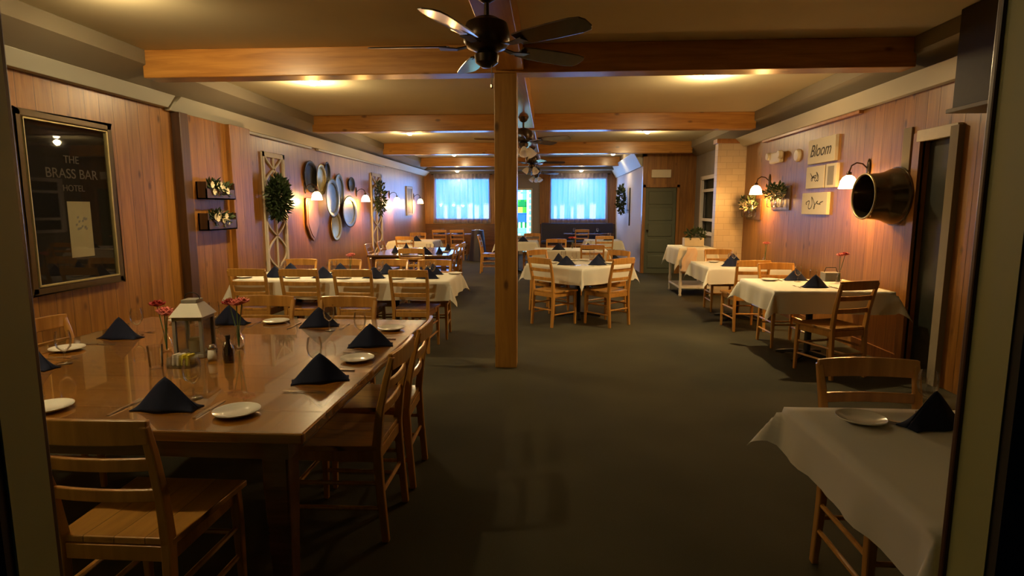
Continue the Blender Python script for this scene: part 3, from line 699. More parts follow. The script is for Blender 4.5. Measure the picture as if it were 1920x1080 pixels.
cloth(-.75, 13.85, .93, .93, .2, 0, 'white tablecloth at the back, half hidden by the post', seed=15)
pedestal_table(.4, 11.1, 1.3, .85, 0, 'table under white cloth just beyond the cornerwise one', group=GT, double=True)
cloth(.4, 11.1, 1.33, .88, .2, 0, 'white tablecloth just beyond the cornerwise one', seed=17)
pedestal_table(1.3, 14.35, .8, .8, 0, 'small table under white cloth in the right alcove', group=GT)
cloth(1.3, 14.35, .83, .83, .2, 0, 'small white tablecloth in the right alcove', seed=19)
pedestal_table(1.2, 18.2, 1.5, .7, 0, 'dark table before the navy bench in the right alcove', group=GT, double=True)
t = thing('banquette_bench', 'long navy upholstered bench under the right curtained window', 'bench', (.9, 18.92, 0))
MB().box(-1.15, -.28, 0, 1.15, .28, .38).build('bench_base', M['darkw'], t)
MB().box(-1.15, -.28, .38, 1.15, .2, .48).build('seat_cushion', M['navyv'], t, bevel=.03)
MB().box(-1.15, .18, .40, 1.15, .32, 1.04).build('backrest', M['navyv'], t, bevel=.03)
# navy draped stand with plate
t = thing('draped_stand', 'waist-high stand draped in navy cloth beside the aisle at the back', 'stand', (-2.06, 16.9, 0))
q = MB().grid(48, 6, lambda u, v: ((.17+.10*(1-v)+.012*(1-v)*math.sin(u*2*PI*9))*math.cos(u*2*PI), (.17+.10*(1-v)+.012*(1-v)*math.sin(u*2*PI*9))*math.sin(u*2*PI), .01+v*.87)); q.build('navy_drape', M['navyv'], t, smooth=True)
MB().lathe([(0, .86), (.175, .86), (.175, .885), (0, .885)], 24).build('stand_top', M['navyv'], t)

# white service cart beside the pillar
t = thing('serving_cart', 'white cloth-covered serving cart before the painted block pillar', 'cart', (2.53, 10.68-.32+.3, 0))
for sx in (-1, 1):
    for sy in (-1, 1):
        x, y = sx*.26, sy*.44
        MB().lathe([(.018, 0), (.03, .02), (.02, .05), (.026, .10), (.02, .16), (.03, .24), (.022, .3), (.028, .6), (.028, .82)], 12, Matrix.Translation((x, y, 0))).build('leg', M['white'], t, smooth=True)
MB().box(-.28, -.46, .14, .28, .46, .17).build('shelf', M['white'], t, bevel=.004)
MB().box(-.3, -.48, .80, .3, .48, .835).build('cart_top', M['white'], t, bevel=.004)
cloth(2.53, 10.66, .61, .97, .30, 0, 'white cloth hanging over the serving cart', z=.835, seed=21, flare=.2)
q = MB().grid(14, 16, lambda u, v: (2.40+(u-.5)*(.14+.22*v)+.02*math.sin(v*9), 10.125-.02-.03*math.sin(u*9+v*4)*v, .86-.42*v))
tag(q.build('draped_napkin', M['pinkcloth'], None, smooth=True, solid=.004), 'rumpled pinkish cloth hanging down the front of the white cart', 'cloth')
t = thing('planter_box', 'pale planter box with greenery standing on the white cart', 'planter', (2.58, 10.72, .842))
MB().box(-.17, -.09, 0, .17, .09, .15).build('box', M['offwhite'], t, bevel=.004)
def foliage(n, rad, seed, size=.05, sc=(1, 1, 1), up=0):
    rr = random.Random(seed); q = MB()
    for _ in range(n):
        while True:
            p = Vector((rr.uniform(-1, 1), rr.uniform(-1, 1), rr.uniform(-1, 1)))
            if p.length < 1: break
        c = Vector((p.x*rad*sc[0], p.y*rad*sc[1], p.z*rad*sc[2]))
        d_ = (p.normalized()+Vector((rr.uniform(-.7, .7), rr.uniform(-.7, .7), rr.uniform(-.7, .7)+up))).normalized(); s_ = d_.cross(Vector((rr.random(), rr.random(), rr.random()))).normalized(); L = size*rr.uniform(.7, 1.3)
        nn = d_.cross(s_)*L*.12
        q.add([c, c+d_*L*.45+s_*L*.24+nn, c+d_*L, c+d_*L*.45-s_*L*.24+nn, c+d_*L*.5], [(0, 1, 4), (1, 2, 4), (2, 3, 4), (3, 0, 4)])
    return q
def clampx(q, x0, s_): q.v = [((max if s_ > 0 else min)(v[0], x0), v[1], v[2]) for v in q.v]; return q
def mv(q, loc): q.v = [(v[0]+loc[0], v[1]+loc[1], v[2]+loc[2]) for v in q.v]; return q
mv(foliage(160, .16, 5, .08, (1, .6, .6), .4), (.04, 0, .2)).build('greenery', M['leaf'], t)

# ------------------------------------------------------------------ table settings
def make_plate(r=.085):
    t = MB().lathe([(0, .004), (r*.55, .004), (r*.6, .006), (r*.97, .016), (r, .018), (r*.98, .013), (r*.6, .0), (0, 0)], 32).build('side_plate', M['plate'], None, smooth=True)
    return tag(t, '', 'plate')
def make_napkin():
    w_, h_, d_ = .125, .125, .055
    def fn(u, v):
        x = (u-.5)*2; pk = (1-abs(x)**1.15)
        zz = h_*pk*v+.002; yy = -d_*(1-v)*(1-.25*abs(x))-.012*math.cos(x*PI*1.5)*(1-v)*.6
        return (x*w_*(1-.04*v), yy, zz)
    def bn(u, v):
        x = (u-.5)*2; pk = (1-abs(x)**1.15)
        return (x*w_*(1-.04*v), d_*(1-v)*(1-.3*abs(x))+.003, h_*pk*v*.98+.002)
    q = MB().grid(14, 8, fn).grid(14, 8, bn)
    return tag(q.build('folded_napkin', M['navy'], None, smooth='auto', solid=.003), '', 'napkin')
def make_goblet():
    t = thing('wine_glass', '', 'glass')
    MB().shell([(.0, .062), (.012, .066), (.03, .085), (.036, .115), (.034, .145), (.030, .165)], 20).build('bowl', M['glass'], t, smooth=True)
    MB().lathe([(.032, 0), (.032, .002), (.01, .006), (.004, .012), (.004, .06), (.008, .064)], 16).build('stem', M['glass'], t, smooth=True)
    return t
def make_fork():
    q = MB().bar([(0, -.09, .002), (0, -.02, .006), (0, .03, .004)], [.012, .006, .008], .002, (1, 0, 0)).bar([(0, .03, .004), (0, .05, .003)], [.010, .022], .002)
    for k in range(4): q.bar([(-.0085+k*.0057, .05, .003), (-.0085+k*.0057, .095, .005)], .003, .0018)
    return tag(q.build('fork', M['steel'], None), '', 'fork')
def make_knife():
    q = MB().bar([(0, -.10, .003), (0, -.01, .003)], [.014, .011], .005, (1, 0, 0)).bar([(0, -.01, .002), (0, .07, .002), (.004, .105, .002)], [.016, .018, .004], .002)
    return tag(q.build('butter_knife', M['steel'], None), '', 'knife')
PL, NK, GO, FK, KN = Proto(make_plate()), Proto(make_napkin()), Proto(make_goblet()), Proto(make_fork()), Proto(make_knife())
def setting(seat, z, rot, plate=None, nap=None, fork=True, glass=True, spin=0, glass_at=None):
    """rot: direction (degrees) the diner looks; objects at given world points"""
    r = math.radians(rot); f = Vector((-math.sin(r), math.cos(r))); s_ = Vector((math.cos(r), math.sin(r)))
    if plate: PL.at((plate[0], plate[1], z), 0, 'white side plate '+seat, 'side plates')
    if nap:
        n_ = Vector(nap); NK.at((n_.x, n_.y, z), r+spin, 'folded navy napkin standing '+seat, 'navy napkins')
        if glass:
            g_ = Vector(glass_at) if glass_at else n_+f*.125+s_*.03; GO.at((g_.x, g_.y, z), 0, 'stemmed glass behind the napkin '+seat, 'stemmed glasses')
        if fork:
            a = n_+s_*.17; KN.at((a.x, a.y, z), r, 'table knife '+seat, 'knives'); a = n_-s_*.17; FK.at((a.x, a.y, z), r, 'fork '+seat, 'forks')
Z1 = .7505
setting('nearest the camera, near side of the big wooden table', Z1, 0, (-1.17, 2.06), (-1.47, 2.10))
setting('by the left doorpost, near side of the big table', Z1, 0, (-1.92, 2.06), (-2.25, 2.12))
setting('at the nearer right-hand seat of the big table', Z1, 90, (-.97, 2.86), (-1.02, 2.50), spin=-1.2, glass_at=(-1.10, 2.64))
setting('at the farther right-hand seat of the big table', Z1, 90, (-1.0, 3.62), (-1.0, 3.18), spin=-1.3, glass_at=(-1.10, 3.31))
setting('at the far right seat of the big table', Z1, 180, (-1.84, 3.80), (-1.50, 3.70), spin=PI+.3, glass_at=(-1.38, 3.56))
setting('at the far left seat of the big table', Z1, 180, (-2.5, 3.8), (-2.13, 3.74), spin=PI)
setting('at the far left-hand end seat of the big table', Z1, -90, (-2.62, 2.97), (-2.55, 3.28), spin=1.5, glass_at=(-2.5, 3.36))
setting('at the near left-hand end seat of the big table', Z1, -90, (-2.62, 2.3), (-2.50, 2.62), spin=1.4, glass_at=(-2.4, 2.7))
Z2 = .7515
for k, x in enumerate((-3.15, -2.6, -2.03, -1.43)):
    s_ = ('leftmost', 'second', 'third', 'rightmost')[k]
    setting('at the %s near seat of the long white table' % s_, Z2, 0, (x-.22, 6.28), (x+.10, 6.34), fork=False)
for k, x in enumerate((-3.0, -2.4, -1.85, -1.3)):
    s_ = ('leftmost', 'second', 'third', 'rightmost')[k]
    setting('at the %s far seat of the long white table' % s_, Z2, 180, (x+.2, 6.80), (x-.05, 6.74), fork=False)
setting('at the near left edge of the cornerwise table', Z2, -45, (.05, 8.25), (.24, 8.0), spin=.7)
setting('at the near right edge of the cornerwise table', Z2, 45, (.86, 8.25), (.66, 8.02), spin=-.7)
setting('at the far left edge of the cornerwise table', Z2, 225, (.36, 8.66), (.14, 8.46))
setting('at the far right edge of the cornerwise table', Z2, 135, (.52, 8.70), (.72, 8.46))
setting('at the near side of the table under the metal kettle', Z2, 0, None, (2.60, 5.86))
setting('at the far side of the table under the metal kettle', Z2, 180, (2.36, 6.40), (2.64, 6.42))
setting('at the near side of the second right wall table', Z2, 0, (2.72, 7.95), (2.42, 7.95), fork=False)
setting('at the far side of the second right wall table', Z2, 180, (2.35, 8.52), (2.62, 8.52), fork=False)
PL.at((1.14, 2.13, Z2), 0, 'white side plate on the nearest white tablecloth at lower right', 'side plates')
NK.at((1.375, 2.10, Z2), .35, 'folded navy napkin on the nearest white tablecloth beside the green post', 'navy napkins')
KN.at((1.225, 2.14, Z2), .9, 'table knife between plate and napkin on the nearest white tablecloth', 'knives')
GO.at((1.42, 2.22, Z2), 0, 'stemmed glass behind the napkin on the nearest white tablecloth', 'stemmed glasses')
setting('at the near side of the dark wood table', Z1, 0, (-2.4, 9.72), (-2.08, 9.75), fork=False)
setting('at the nearer right-hand seat of the dark wood table', Z1, 90, (-1.84, 10.2), (-1.86, 9.88), fork=False)
setting('at the farther right-hand seat of the dark wood table', Z1, 90, (-1.84, 11.05), (-1.86, 10.72), fork=False)
setting('at the nearer wall-side seat of the dark wood table', Z1, -90, (-2.7, 10.4), (-2.68, 10.1), fork=False)
setting('at the farther wall-side seat of the dark wood table', Z1, -90, (-2.7, 11.2), (-2.68, 10.9), fork=False)
setting('on the back left wall cloth', Z2, 0, (-3.4, 13.6), (-3.1, 13.6), fork=False)
setting('at the left of the cloth beyond the cornerwise one', Z2, 0, (-.05, 10.85), (.18, 10.9), fork=False)
setting('at the right of the cloth beyond the cornerwise one', Z2, 0, (.95, 10.85), (.72, 10.9), fork=False)
setting('on the half-hidden cloth behind the post', Z2, 0, (-1.05, 13.6), (-.6, 13.6), fork=False)
setting('on the small alcove cloth', Z2, 0, None, (1.42, 14.2), fork=False)
setting('at the left of the dark table before the navy bench', .7455, 180, None, (.8, 18.2), fork=False)
setting('at the right of the dark table before the navy bench', .7455, 180, None, (1.5, 18.2), fork=False)
setting('at the left of the table under the left window', .7455, 0, None, (-3.25, 17.6), fork=False)
setting('at the right of the table under the left window', .7455, 0, (-2.95, 17.6), (-2.65, 17.6), fork=False)
PL.at((-2.06, 16.9, .8855), 0, 'white plate on top of the navy draped stand', 'side plates')

# bud vases with flowers
def bud_vase(x, y, z, h, label, blooms, mats=('pink', 'red')):
    t = thing('bud_vase', label, 'vase', (x, y, z), 0, 'bud vases with flowers')
    MB().shell([(.0, .001), (.024, .001), (.03, .03), (.026, .06), (.012, .09), (.013, .12), (.017, .13)], 16).build('vase_glass', M['glass'], t, smooth=True)
    for k, (dx, dy, dz) in enumerate(blooms):
        s_ = MB().tube([(0, 0, .01), (dx*.3, dy*.3, h*.5), (dx, dy, h+dz)], .003, 6).build('flower_stem', M['stem'], t)
        q = MB(); rr = random.Random(k+3)
        for j in range(3):
            for i in range(6):
                a = i*PI/3+j*.5; L = .034+.008*j; el = 1.2-.4*j
                d1_ = Vector((math.cos(a)*math.cos(el), math.sin(a)*math.cos(el), math.sin(el))); s1 = Vector((-math.sin(a), math.cos(a), 0)); c = Vector((dx, dy, h+dz))
                q.add([c, c+d1_*L*.6+s1*L*.5, c+d1_*L+Vector((0, 0, .004)), c+d1_*L*.6-s1*L*.5], [(0, 1, 2), (0, 2, 3)])
        q.build('flower_head', M[mats[k % len(mats)]], s_, smooth=False, solid=.003)
    return t
bud_vase(-2.06, 2.98, Z1, .21, 'bud vase with pink and red blooms left of the lantern', [(.01, -.01, .0), (-.055, .03, .03), (.03, -.02, -.01)], ('pink', 'red', 'pink'))
bud_vase(-1.70, 3.06, Z1, .24, 'bud vase with pink and dark red blooms right of the lantern', [(.0, 0, .0), (-.05, .02, .0), (.025, .01, .01)], ('pink', 'red', 'pink'))
bud_vase(-2.25, 6.5, Z2, .22, 'bud vase with one pink bloom on the long white table', [(0, 0, 0), (.02, .01, .01)], ('pink',))
bud_vase(3.02, 6.28, Z2, .27, 'bud vase with pink bloom on the table under the kettle', [(0, 0, 0), (.05, .01, .01)], ('pink', 'red'))
bud_vase(3.0, 8.35, Z2, .27, 'bud vase with pink bloom on the second right wall table', [(0, 0, 0), (.02, 0, .0)], ('pink',))
bud_vase(.44, 11.1, Z2, .20, 'bud vase with red blooms on the cloth beyond the cornerwise table', [(0, 0, 0), (.04, 0, .0), (-.04, 0, 0)], ('red', 'pink'))

# lantern and the things around it
t = thing('lantern', 'grey square lantern with sloping pale roof on the big wooden table', 'lantern', (-1.86, 2.92, Z1), .12); t.scale = (.78, .78, .95)
MB().box(-.10, -.10, 0, .10, .10, .02).build('lantern_base', M['greyp'], t, bevel=.003)
q = MB()
for sx in (-1, 1):
    for sy in (-1, 1): q.box(sx*.085-.011, sy*.085-.011, .02, sx*.085+.011, sy*.085+.011, .215)
q.box(-.096, -.096, .205, .096, .096, .225); q.build('frame', M['greyp'], t, bevel=.002)
q = MB()
for s_ in (-1, 1): q.box(-.076, s_*.085-.001, .02, .076, s_*.085+.001, .205).box(s_*.085-.001, -.076, .02, s_*.085+.001, .076, .205)
q.build('glass_pane', M['glass'], t)
q = MB().add([(-.11, -.11, .225), (.11, -.11, .225), (.11, .11, .225), (-.11, .11, .225), (-.055, -.055, .295), (.055, -.055, .295), (.055, .055, .295), (-.055, .055, .295)],
             [(0, 1, 2, 3), (4, 5, 6, 7), (0, 1, 5, 4), (1, 2, 6, 5), (2, 3, 7, 6), (3, 0, 4, 7)]); q.build('roof', M['white'], t, bevel=.003)
MB().box(-.05, -.05, .295, .05, .05, .315).build('cap', M['greyp'], t, bevel=.003)
MB().tube([(-.05*math.cos(a*PI/8)*1, 0, .315+.035*math.sin(a*PI/8)) for a in range(9)], .003, 6).build('handle', M['black'], t)
tag(MB().lathe([(0, 0), (.032, 0), (.033, .06), (.02, .075), (0, .075)], 16).build('pillar_candle', M['petw'], None, smooth='auto', loc=(-1.86, 2.92, Z1+.02)), 'cream candle standing inside the grey lantern', 'candle')
t = thing('sugar_caddy', 'clear square caddy before the lantern on the big table', 'caddy', (-1.79, 2.70, Z1), .1)
q = MB().box(-.055, -.04, 0, .055, .04, .004)
for s_ in (-1, 1): q.box(-.055, s_*.04-.0015, 0, .055, s_*.04+.0015, .05).box(s_*.055-.0015, -.04, 0, s_*.055+.0015, .04, .05)
q.build('caddy_box', M['glass'], t)
for k, lab in enumerate(('white sugar packet at the left end of the clear caddy', 'white sugar packet next to the yellow ones in the clear caddy', 'yellow sweetener packet in the middle of the clear caddy', 'yellow sweetener packet at the right end of the clear caddy')):
    tag(MB().box(-.024, -.006, 0, .024, .006, .055).build('sugar_packet', M['yellow' if k > 1 else 'white'], None, bevel=.002, loc=(-1.825+k*.024, 2.70, Z1+.006), rot=(.12, 0, 1.45)),
        lab, 'packet', 'packets in the clear caddy')
tag(MB().shell([(0, .003), (.028, .003), (.03, .0), (.036, .11), (.034, .11), (.028, .006)], 20).build('water_tumbler', M['glass'], None, smooth='auto', loc=(-1.90, 2.66, Z1)), 'clear tumbler left of the clear caddy on the big table', 'glass')
def shaker(x, y, name, body, label):
    t = thing(name, label, 'shaker', (x, y, Z1), 0)
    MB().lathe([(0, 0), (.02, 0), (.022, .02), (.018, .06)], 14).build('body', M[body], t, smooth=True)
    MB().lathe([(.019, .06), (.02, .075), (.012, .085), (0, .086)], 14).build('cap', M['steel'], t, smooth=True)
shaker(-1.70, 2.80, 'salt_shaker', 'white', 'white salt shaker right of the lantern')
shaker(-1.655, 2.86, 'pepper_shaker', 'black', 'dark pepper shaker right of the lantern')
t = thing('sauce_bottle', 'dark narrow-necked bottle right of the lantern on the big table', 'bottle', (-1.60, 2.78, Z1))
MB().lathe([(0, 0), (.024, 0), (.025, .01), (.025, .07), (.012, .095), (.010, .12)], 16).build('bottle_body', simple('dark_sauce', (.02, .008, .005), .1, coat=.5), t, smooth='auto')
MB().lathe([(.012, .12), (.012, .14), (0, .14)], 12).build('bottle_cap', M['black'], t)
# small box and dish on the table under the kettle
t = thing('condiment_caddy', 'small grey condiment caddy against the wall, table under the kettle', 'caddy', (3.0, 6.42, Z2))
MB().box(-.08, -.06, 0, .08, .06, .09).build('caddy_box', M['greyp'], t, bevel=.004); MB().tube([(-.07, 0, .09), (-.05, 0, .14), (.05, 0, .14), (.07, 0, .09)], .004).build('handle', M['black'], t)
tag(MB().lathe([(0, .0), (.03, .0), (.05, .03), (.048, .03), (.03, .006), (0, .006)], 16).build('small_dish', M['yellow'], None, smooth='auto', loc=(3.02, 6.10, Z2)), 'small yellow dish beside the caddy under the kettle', 'dish')
tag(MB().lathe([(0, 0), (.03, 0), (.032, .09), (.02, .1), (0, .1)], 14).build('small_candle_jar', M['black'], None, loc=(-1.97, 6.5, Z2)), 'small dark jar beside the bloom on the long white table', 'jar')

# ------------------------------------------------------------------ left wall decorations
t = thing('framed_poster', 'large dark framed poster with faded lettering and parchment notice, left wall', 'picture', (XL, 4.84, 1.555))
q = MB(); hw, hh, fw = .50, .725, .06
q.box(0, -hw, -hh, .045, -hw+fw, hh).box(0, hw-fw, -hh, .045, hw, hh).box(0, -hw, hh-fw, .045, hw, hh).box(0, -hw, -hh, .045, hw, -hh+fw); q.build('frame', M['frame'], t, bevel=.012)
q = MB(); a_, b_ = hw-fw, hh-fw
q.box(.018, -a_, -b_, .05, -a_+.014, b_).box(.018, a_-.014, -b_, .05, a_, b_).box(.018, -a_, b_-.014, .05, a_, b_).box(.018, -a_, -b_, .05, a_, -b_+.014); q.build('gilt_liner', M['brass'], t, bevel=.004)['label'] = 'gilded inner edge'
MB().box(.005, -hw+fw, -hh+fw, .015, hw-fw, hh-fw).build('print', M['poster'], t)
MB().box(.016, -.06, -.46, .019, .19, .02).build('parchment_notice', M['parchment'], t)
q = MB(); rr = random.Random(4)
for _ in range(14):
    a, b_ = rr.uniform(.0, .13), rr.uniform(-.24, -.12); q.add([(.0195, a, b_), (.0195, a+.02, b_+.005), (.0195, a+.025, b_+.025), (.0195, a+.002, b_+.02)], [(0, 1, 2, 3)])
q.build('crest_drawing', M['greyp'], t)
for body, z, s_ in (('THE', .37, .09), ('BRASS BAR', .25, .115), ('HOTEL', .13, .075)):
    text_mesh('poster_lettering', body, s_, M['letters'], t, (.018, .03, z), (PI/2, 0, PI/2))
MB().box(.03, -hw+fw, -hh+fw, .032, hw-fw, hh-fw).build('glass', M['dullglass'], t)

def wall_planter(y, z, label, w_=.62, h_=.20):
    t = thing('wall_planter', label, 'planter', (XL+.13 if y > 7.2 else XL+.075, y, z), 0, 'flower boxes on the pilaster')
    q = MB().box(0, -w_/2, -h_/2, .015, w_/2, h_/2).box(0, -w_/2, -h_/2, .12, w_/2, -h_/2+.015).box(.105, -w_/2, -h_/2, .12, w_/2, h_/2*.2).box(0, -w_/2, -h_/2, .12, -w_/2+.015, h_/2).box(0, w_/2-.015, -h_/2, .12, w_/2, h_/2)
    q.build('wooden_box', M['casing'], t)
    mv(foliage(150, .15, int(z*100), .07, (.35, 1.7, .55)), (.08, .0, .03)).build('leaves', M['leaf'], t)
    rr = random.Random(int(z*50))
    for k in range(6):
        c = Vector((.11+rr.uniform(0, .03), -.2+k*.06+rr.uniform(-.02, .02), .02+rr.uniform(-.04, .06))); q = MB()
        for i in range(8):
            a = i*PI/4; d1_ = Vector((.3, math.cos(a), math.sin(a))).normalized(); s1 = Vector((0, -math.sin(a), math.cos(a)))
            q.add([c, c+d1_*.028+s1*.016, c+d1_*.045, c+d1_*.028-s1*.016], [(0, 1, 2), (0, 2, 3)])
        q.build('white_flower', M['petw'], t, solid=.004)
wall_planter(6.86, 1.72, 'upper of two wooden flower boxes with white blooms on the pilaster')
wall_planter(6.86, 1.36, 'lower of two wooden flower boxes with white blooms on the pilaster')

def lattice(y0, y1, label, seed):
    yc, hw = (y0+y1)/2, (y1-y0)/2
    t = thing('lattice_panel', label, 'lattice', (XL, yc, .30), 0, 'white wooden lattice panels')
    H = 2.02
    q = MB().box(0, -hw, 0, .03, -hw+.06, H).box(0, hw-.06, 0, .03, hw, H).box(0, -hw, H-.07, .03, hw, H).box(0, -hw, 0, .03, hw, .07); q.build('frame', M['offwhite'], t, bevel=.004)
    q = MB(); n = 20
    for s_ in (-1, 1):     # twin pointed arches crossing, then running down as diamonds
        for k in range(4):
            z0 = .07+k*.49
            pts = [(.015, s_*(hw-.06)*math.cos(i/n*PI), z0+.49*i/n) for i in range(n+1)]; q.bar(pts, .02, .022, (1, 0, 0))
    q.box(.005, -.011, .07, .025, .011, H-.07)
    q.build('lattice_strips', M['offwhite'], t)
lattice(8.27, 8.97, 'white lattice panel behind the dark wreath, nearer of two on left wall', 1)
lattice(13.42, 14.25, 'white lattice panel farther along the left wall beyond the trays', 2)
tag(clampx(mv(foliage(620, .25, 9, .11, (.35, .95, 1.15)), (XL+.17, 8.42, 1.66)), XL+.036, 1).build('wreath', M['leaf'], None), 'bushy dark green wreath hanging on the nearer lattice', 'wreath')
tag(clampx(mv(foliage(300, .26, 12, .10, (.3, .8, 1.5)), (XL+.15, 13.7, 1.75)), XL+.036, 1).build('greenery_swag', M['leaf'], None), 'green swag hanging on the farther lattice panel', 'wreath')

def tray(y, z, ry, rz_, mat, label, dx=0, name='metal_tray', tilt=0, rim=.03):
    """elliptical tray on the left wall, rim toward the room"""
    mt = Matrix.Rotation(tilt, 4, 'X') @ Matrix.Rotation(PI/2, 4, 'Y')
    t = thing(name, label, 'tray', (XL+.004+dx, y-.3, z), 0, 'metal trays on the left wall')
    MB().lathe([(0, .0), (.72, .0), (.74, .004), (.78, .02), (.76, .012), (.71, .006), (0, .006)], 32, Matrix.Rotation(tilt, 4, 'X') @ Matrix.Rotation(PI/2, 4, 'Y') @ Matrix.Scale(1, 4), sx=rz_, sy=ry).build('tray_well', M[mat], t, smooth=True)
    MB().shell([(.76, .015), (.9, rim), (1.0, rim+.004), (1.0, rim-.004), (.9, rim-.01), (.77, .008)], 32, mt, sx=rz_, sy=ry).build('tray_rim', M[mat], t, smooth=True)
tray(10.25, 2.05, .27, .27, 'black', 'round black tray at top left of the tray cluster')
tray(10.62, 2.02, .22, .27, 'brass', 'brass oval tray overlapping the black one at the top', .042)
tray(11.03, 2.16, .14, .20, 'black', 'narrow black tray at top of the cluster, right of the brass one')
tray(11.02, 1.70, .34, .36, 'pewter', 'big oval pewter tray in the middle of the cluster', .084)
tray(11.62, 1.88, .25, .30, 'pewter', 'upper right oval pewter tray behind the big one')
tray(12.35, 2.00, .20, .15, 'black', 'small dark round tray at the far right top of the cluster')
tray(12.05, 1.45, .42, .32, 'pewter', 'ornate round pewter tray at lower right of the cluster', .042)
tray(11.38, 1.17, .28, .28, 'brass', 'round pale brass-rimmed tray at the bottom of the cluster')
# pointed copper board below the sconce
t = thing('copper_plaque', 'long pointed copper plaque below the sconce, bottom left of cluster', 'plaque', (XL, 9.95, 1.35), 0)
q = MB(); pts = [(-.26, .28), (-.24, .34), (.24, .34), (.26, .28), (.26, -.12), (.12, -.32), (0, -.40), (-.12, -.32), (-.26, -.12)]
n = len(pts); q.add([(x, a, b_) for x in (.01, .04) for a, b_ in pts], [tuple(range(n)), tuple(range(n, 2*n))]+[(i, (i+1) % n, n+(i+1) % n, n+i) for i in range(n)])
q.build('plaque_body', M['copper'], t, bevel=.01)
q = MB(); pts2 = [(a*.8, b_*.85) for a, b_ in pts]
q.add([(x, a, b_) for x in (.04, .048) for a, b_ in pts2], [tuple(range(n)), tuple(range(n, 2*n))]+[(i, (i+1) % n, n+(i+1) % n, n+i) for i in range(n)])
q.build('raised_panel', M['copper'], t, bevel=.004)
# pale framed print near the window
t = thing('framed_print', 'narrow pale framed print between the last two sconces, left wall', 'picture', (XL, 17.15, 1.72))
q = MB().box(0, -.38, -.42, .03, -.32, .42).box(0, .32, -.42, .03, .38, .42).box(0, -.38, .36, .03, .38, .42).box(0, -.38, -.42, .03, .38, -.36); q.build('frame', M['offwhite'], t, bevel=.004)
MB().box(.004, -.32, -.36, .012, .32, .36).build('print', M['greyp'], t)

# ------------------------------------------------------------------ right wall decorations
def canvas(y, z, w_, h_, label):
    t = thing('canvas_sign', label, 'sign', (XR, y, z), 0, 'cream canvas signs')
    MB().box(-.04, -w_/2, -h_/2, 0, w_/2, h_/2).build('canvas', M['canvas'], t, bevel=.003)
    return t
def scrawl(t, seed, w_, h_, n=60, x=-.0405):
    rr = random.Random(seed); q = MB(); pts = []
    for i in range(n+1):
        u = i/n; pts.append((x, w_*(.5-u)+.03*math.sin(u*37+seed), h_*.32*math.sin(u*22+seed)*(.55+.45*math.sin(u*7+seed))))
    q.bar(pts, .002, [.008+.006*abs(math.sin(i*.9)) for i in range(n+1)], (1, 0, 0)); q.build('brush_script', M['ink'], t)
s1 = canvas(7.56, 2.22, .72, .30, 'top of three cream canvas signs, with dark script lettering')
text_mesh('script_lettering', 'Bloom', .21, M['ink'], s1, (-.042, .02, 0), (PI/2, 0, -PI/2), shear=.35)
s2 = canvas(7.68, 1.90, .50, .27, 'middle cream canvas sign with a dark sketch'); scrawl(s2, 2, .2, .2, 30)
s3 = canvas(7.26, 1.90, .26, .28, 'small grey-striped canvas beside the middle sign')
MB().box(-.043, -.075, -.11, -.04, .075, .11).build('grey_stripe', M['greyp'], s3)
s4 = canvas(7.66, 1.575, .70, .27, 'bottom of three cream canvas signs, with dark brush sketch'); scrawl(s4, 5, .45, .26)

# big metal kettle
t = thing('metal_kettle', 'large dark metal kettle jutting from the right wall, mouth facing the room', 'kettle', (XR-.023, 5.92, 1.63), 0)
mt = Matrix.Rotation(-PI/2, 4, 'Y')
MB().shell([(.27, .02), (.262, .06), (.235, .12), (.222, .18), (.215, .26), (.208, .30), (.214, .31), (.20, .305), (.205, .25), (.212, .15), (.21, .06), (.0, .055)], 40, mt).build('kettle_body', M['boiler'], t, smooth='auto')
MB().lathe([(0, 0), (.28, 0), (.28, .02), (0, .02)], 32, mt).build('back_plate', M['boiler'], t)
MB().shell([(.213, .296), (.222, .303), (.218, .318), (.206, .314), (.206, .30), (.213, .296)], 36, mt).build('rim', M['brass'], t, smooth=True)
MB().tube([(-.28, -.2, 0), (-.3, -.21, -.06), (-.3, -.14, -.17), (-.28, -.1, -.19)], .008).build('handle', M['boiler'], t)
tag(MB().box(XR-.02, 5.775, 1.50, XR, 5.90, 2.26).build('narrow_board', M['soffit'], bevel=.003), 'narrow upright pale board on the wall behind the metal kettle', 'board')

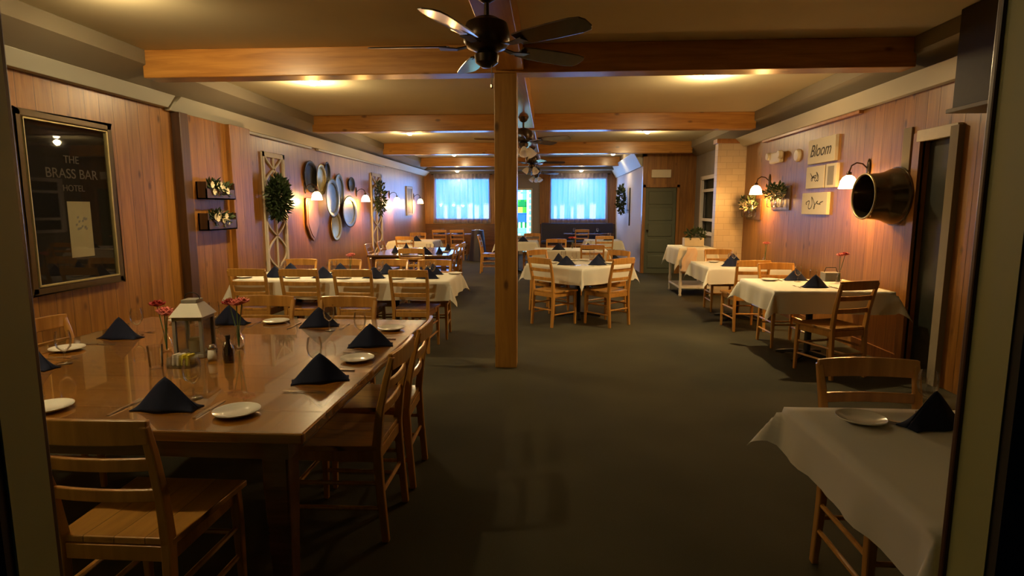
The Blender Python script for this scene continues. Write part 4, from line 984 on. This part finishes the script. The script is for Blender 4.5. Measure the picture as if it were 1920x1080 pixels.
# jar planters on the right wall
def jar_planter(y, z, label, green):
    t = thing('jar_planter', label, 'planter', (XR, y, z), 0, 'glass jar planters on the right wall')
    MB().box(-.02, -.33, -.17, 0, .33, .17).build('back_board', M['casing'], t, bevel=.003)
    for k, dy in enumerate((-.17, .0, .17)):
        j = MB().shell([(.0, -.13), (.05, -.13), (.058, -.10), (.058, .03), (.04, .06), (.042, .08)], 16, Matrix.Translation((-.09, dy, 0))).build('glass_jar', M['glass'], t, smooth=True)
        MB().tube([(-.09+.045*math.cos(a*PI/6), dy+.045*math.sin(a*PI/6), .055) for a in range(13)], .004, 5).build('wire_ring', M['steel'], j)
        q = clampx(mv(foliage(50 if green else 26, .09, k+int(z*10), .07, (.7, 1, 1), .5), (-.10, dy, .10)), -.022, -1); q.build('sprig', M['leaf'], j)
        q = clampx(mv(foliage(26, .07, k+40, .06, (1, 1, 1), .4), (-.11, dy+.01, .06)), -.022, -1); q.build('dried_flowers', M['petw'], j)
jar_planter(9.92, 1.50, 'glass jar planter below the sconce beside the painted pillar', False)
jar_planter(8.80, 1.66, 'glass jar planter with dark leaves right of the small sconce', True)
# emergency light and smoke alarm
t = thing('emergency_light', 'cream emergency light with two heads high on the right wall', 'emergency light', (XR, 9.0, 2.26))
MB().box(-.07, -.2, -.09, 0, .2, .07).build('housing', M['plastic'], t, bevel=.02)
for dy in (-.24, .24):
    MB().lathe([(0, -.03), (.05, -.03), (.06, .02), (.045, .04), (0, .04)], 16, Matrix.Translation((-.07, dy*.9, .02)) @ Matrix.Rotation(PI/2, 4, 'Y')).build('lamp_head', M['plastic'], t, smooth='auto')
tag(MB().lathe([(0, .045), (.07, .04), (.085, .02), (.085, 0), (0, 0)], 24, Matrix.Rotation(-PI/2, 4, 'Y')).build('smoke_alarm', M['plastic'], None, smooth='auto', loc=(XR, 8.3, 2.22)), 'round cream smoke alarm beside the emergency light', 'smoke alarm')
# unlit sign above green door
t = thing('wall_sign', 'blank cream sign box on the pine wall above the green door', 'sign', (2.56, YP, 2.30))
MB().box(-.22, -.05, -.09, .22, 0, .09).build('sign_box', M['plastic'], t, bevel=.008)
# alcove wall greenery and mirror
tag(clampx(mv(foliage(300, .24, 31, .11, (.35, .9, 1.5)), (XA-.16, 16.6, 1.75)), XA-.035, -1).build('wall_greenery', M['leaf'], None), 'dark green spray hanging on the pale alcove wall', 'wreath')
t = thing('wall_rack', 'thin dark upright rack on the pale alcove wall beside the greenery', 'rack', (XA, 15.95, 1.55))
MB().box(-.03, -.012, -.5, 0, .012, .5).build('upright', M['black'], t); MB().box(-.03, 1.28, -.2, 0, 1.30, .5).build('upright', M['black'], t)
MB().box(-.02, .02, -.1, 0, 1.28, -.08).build('crossbar', M['black'], t)
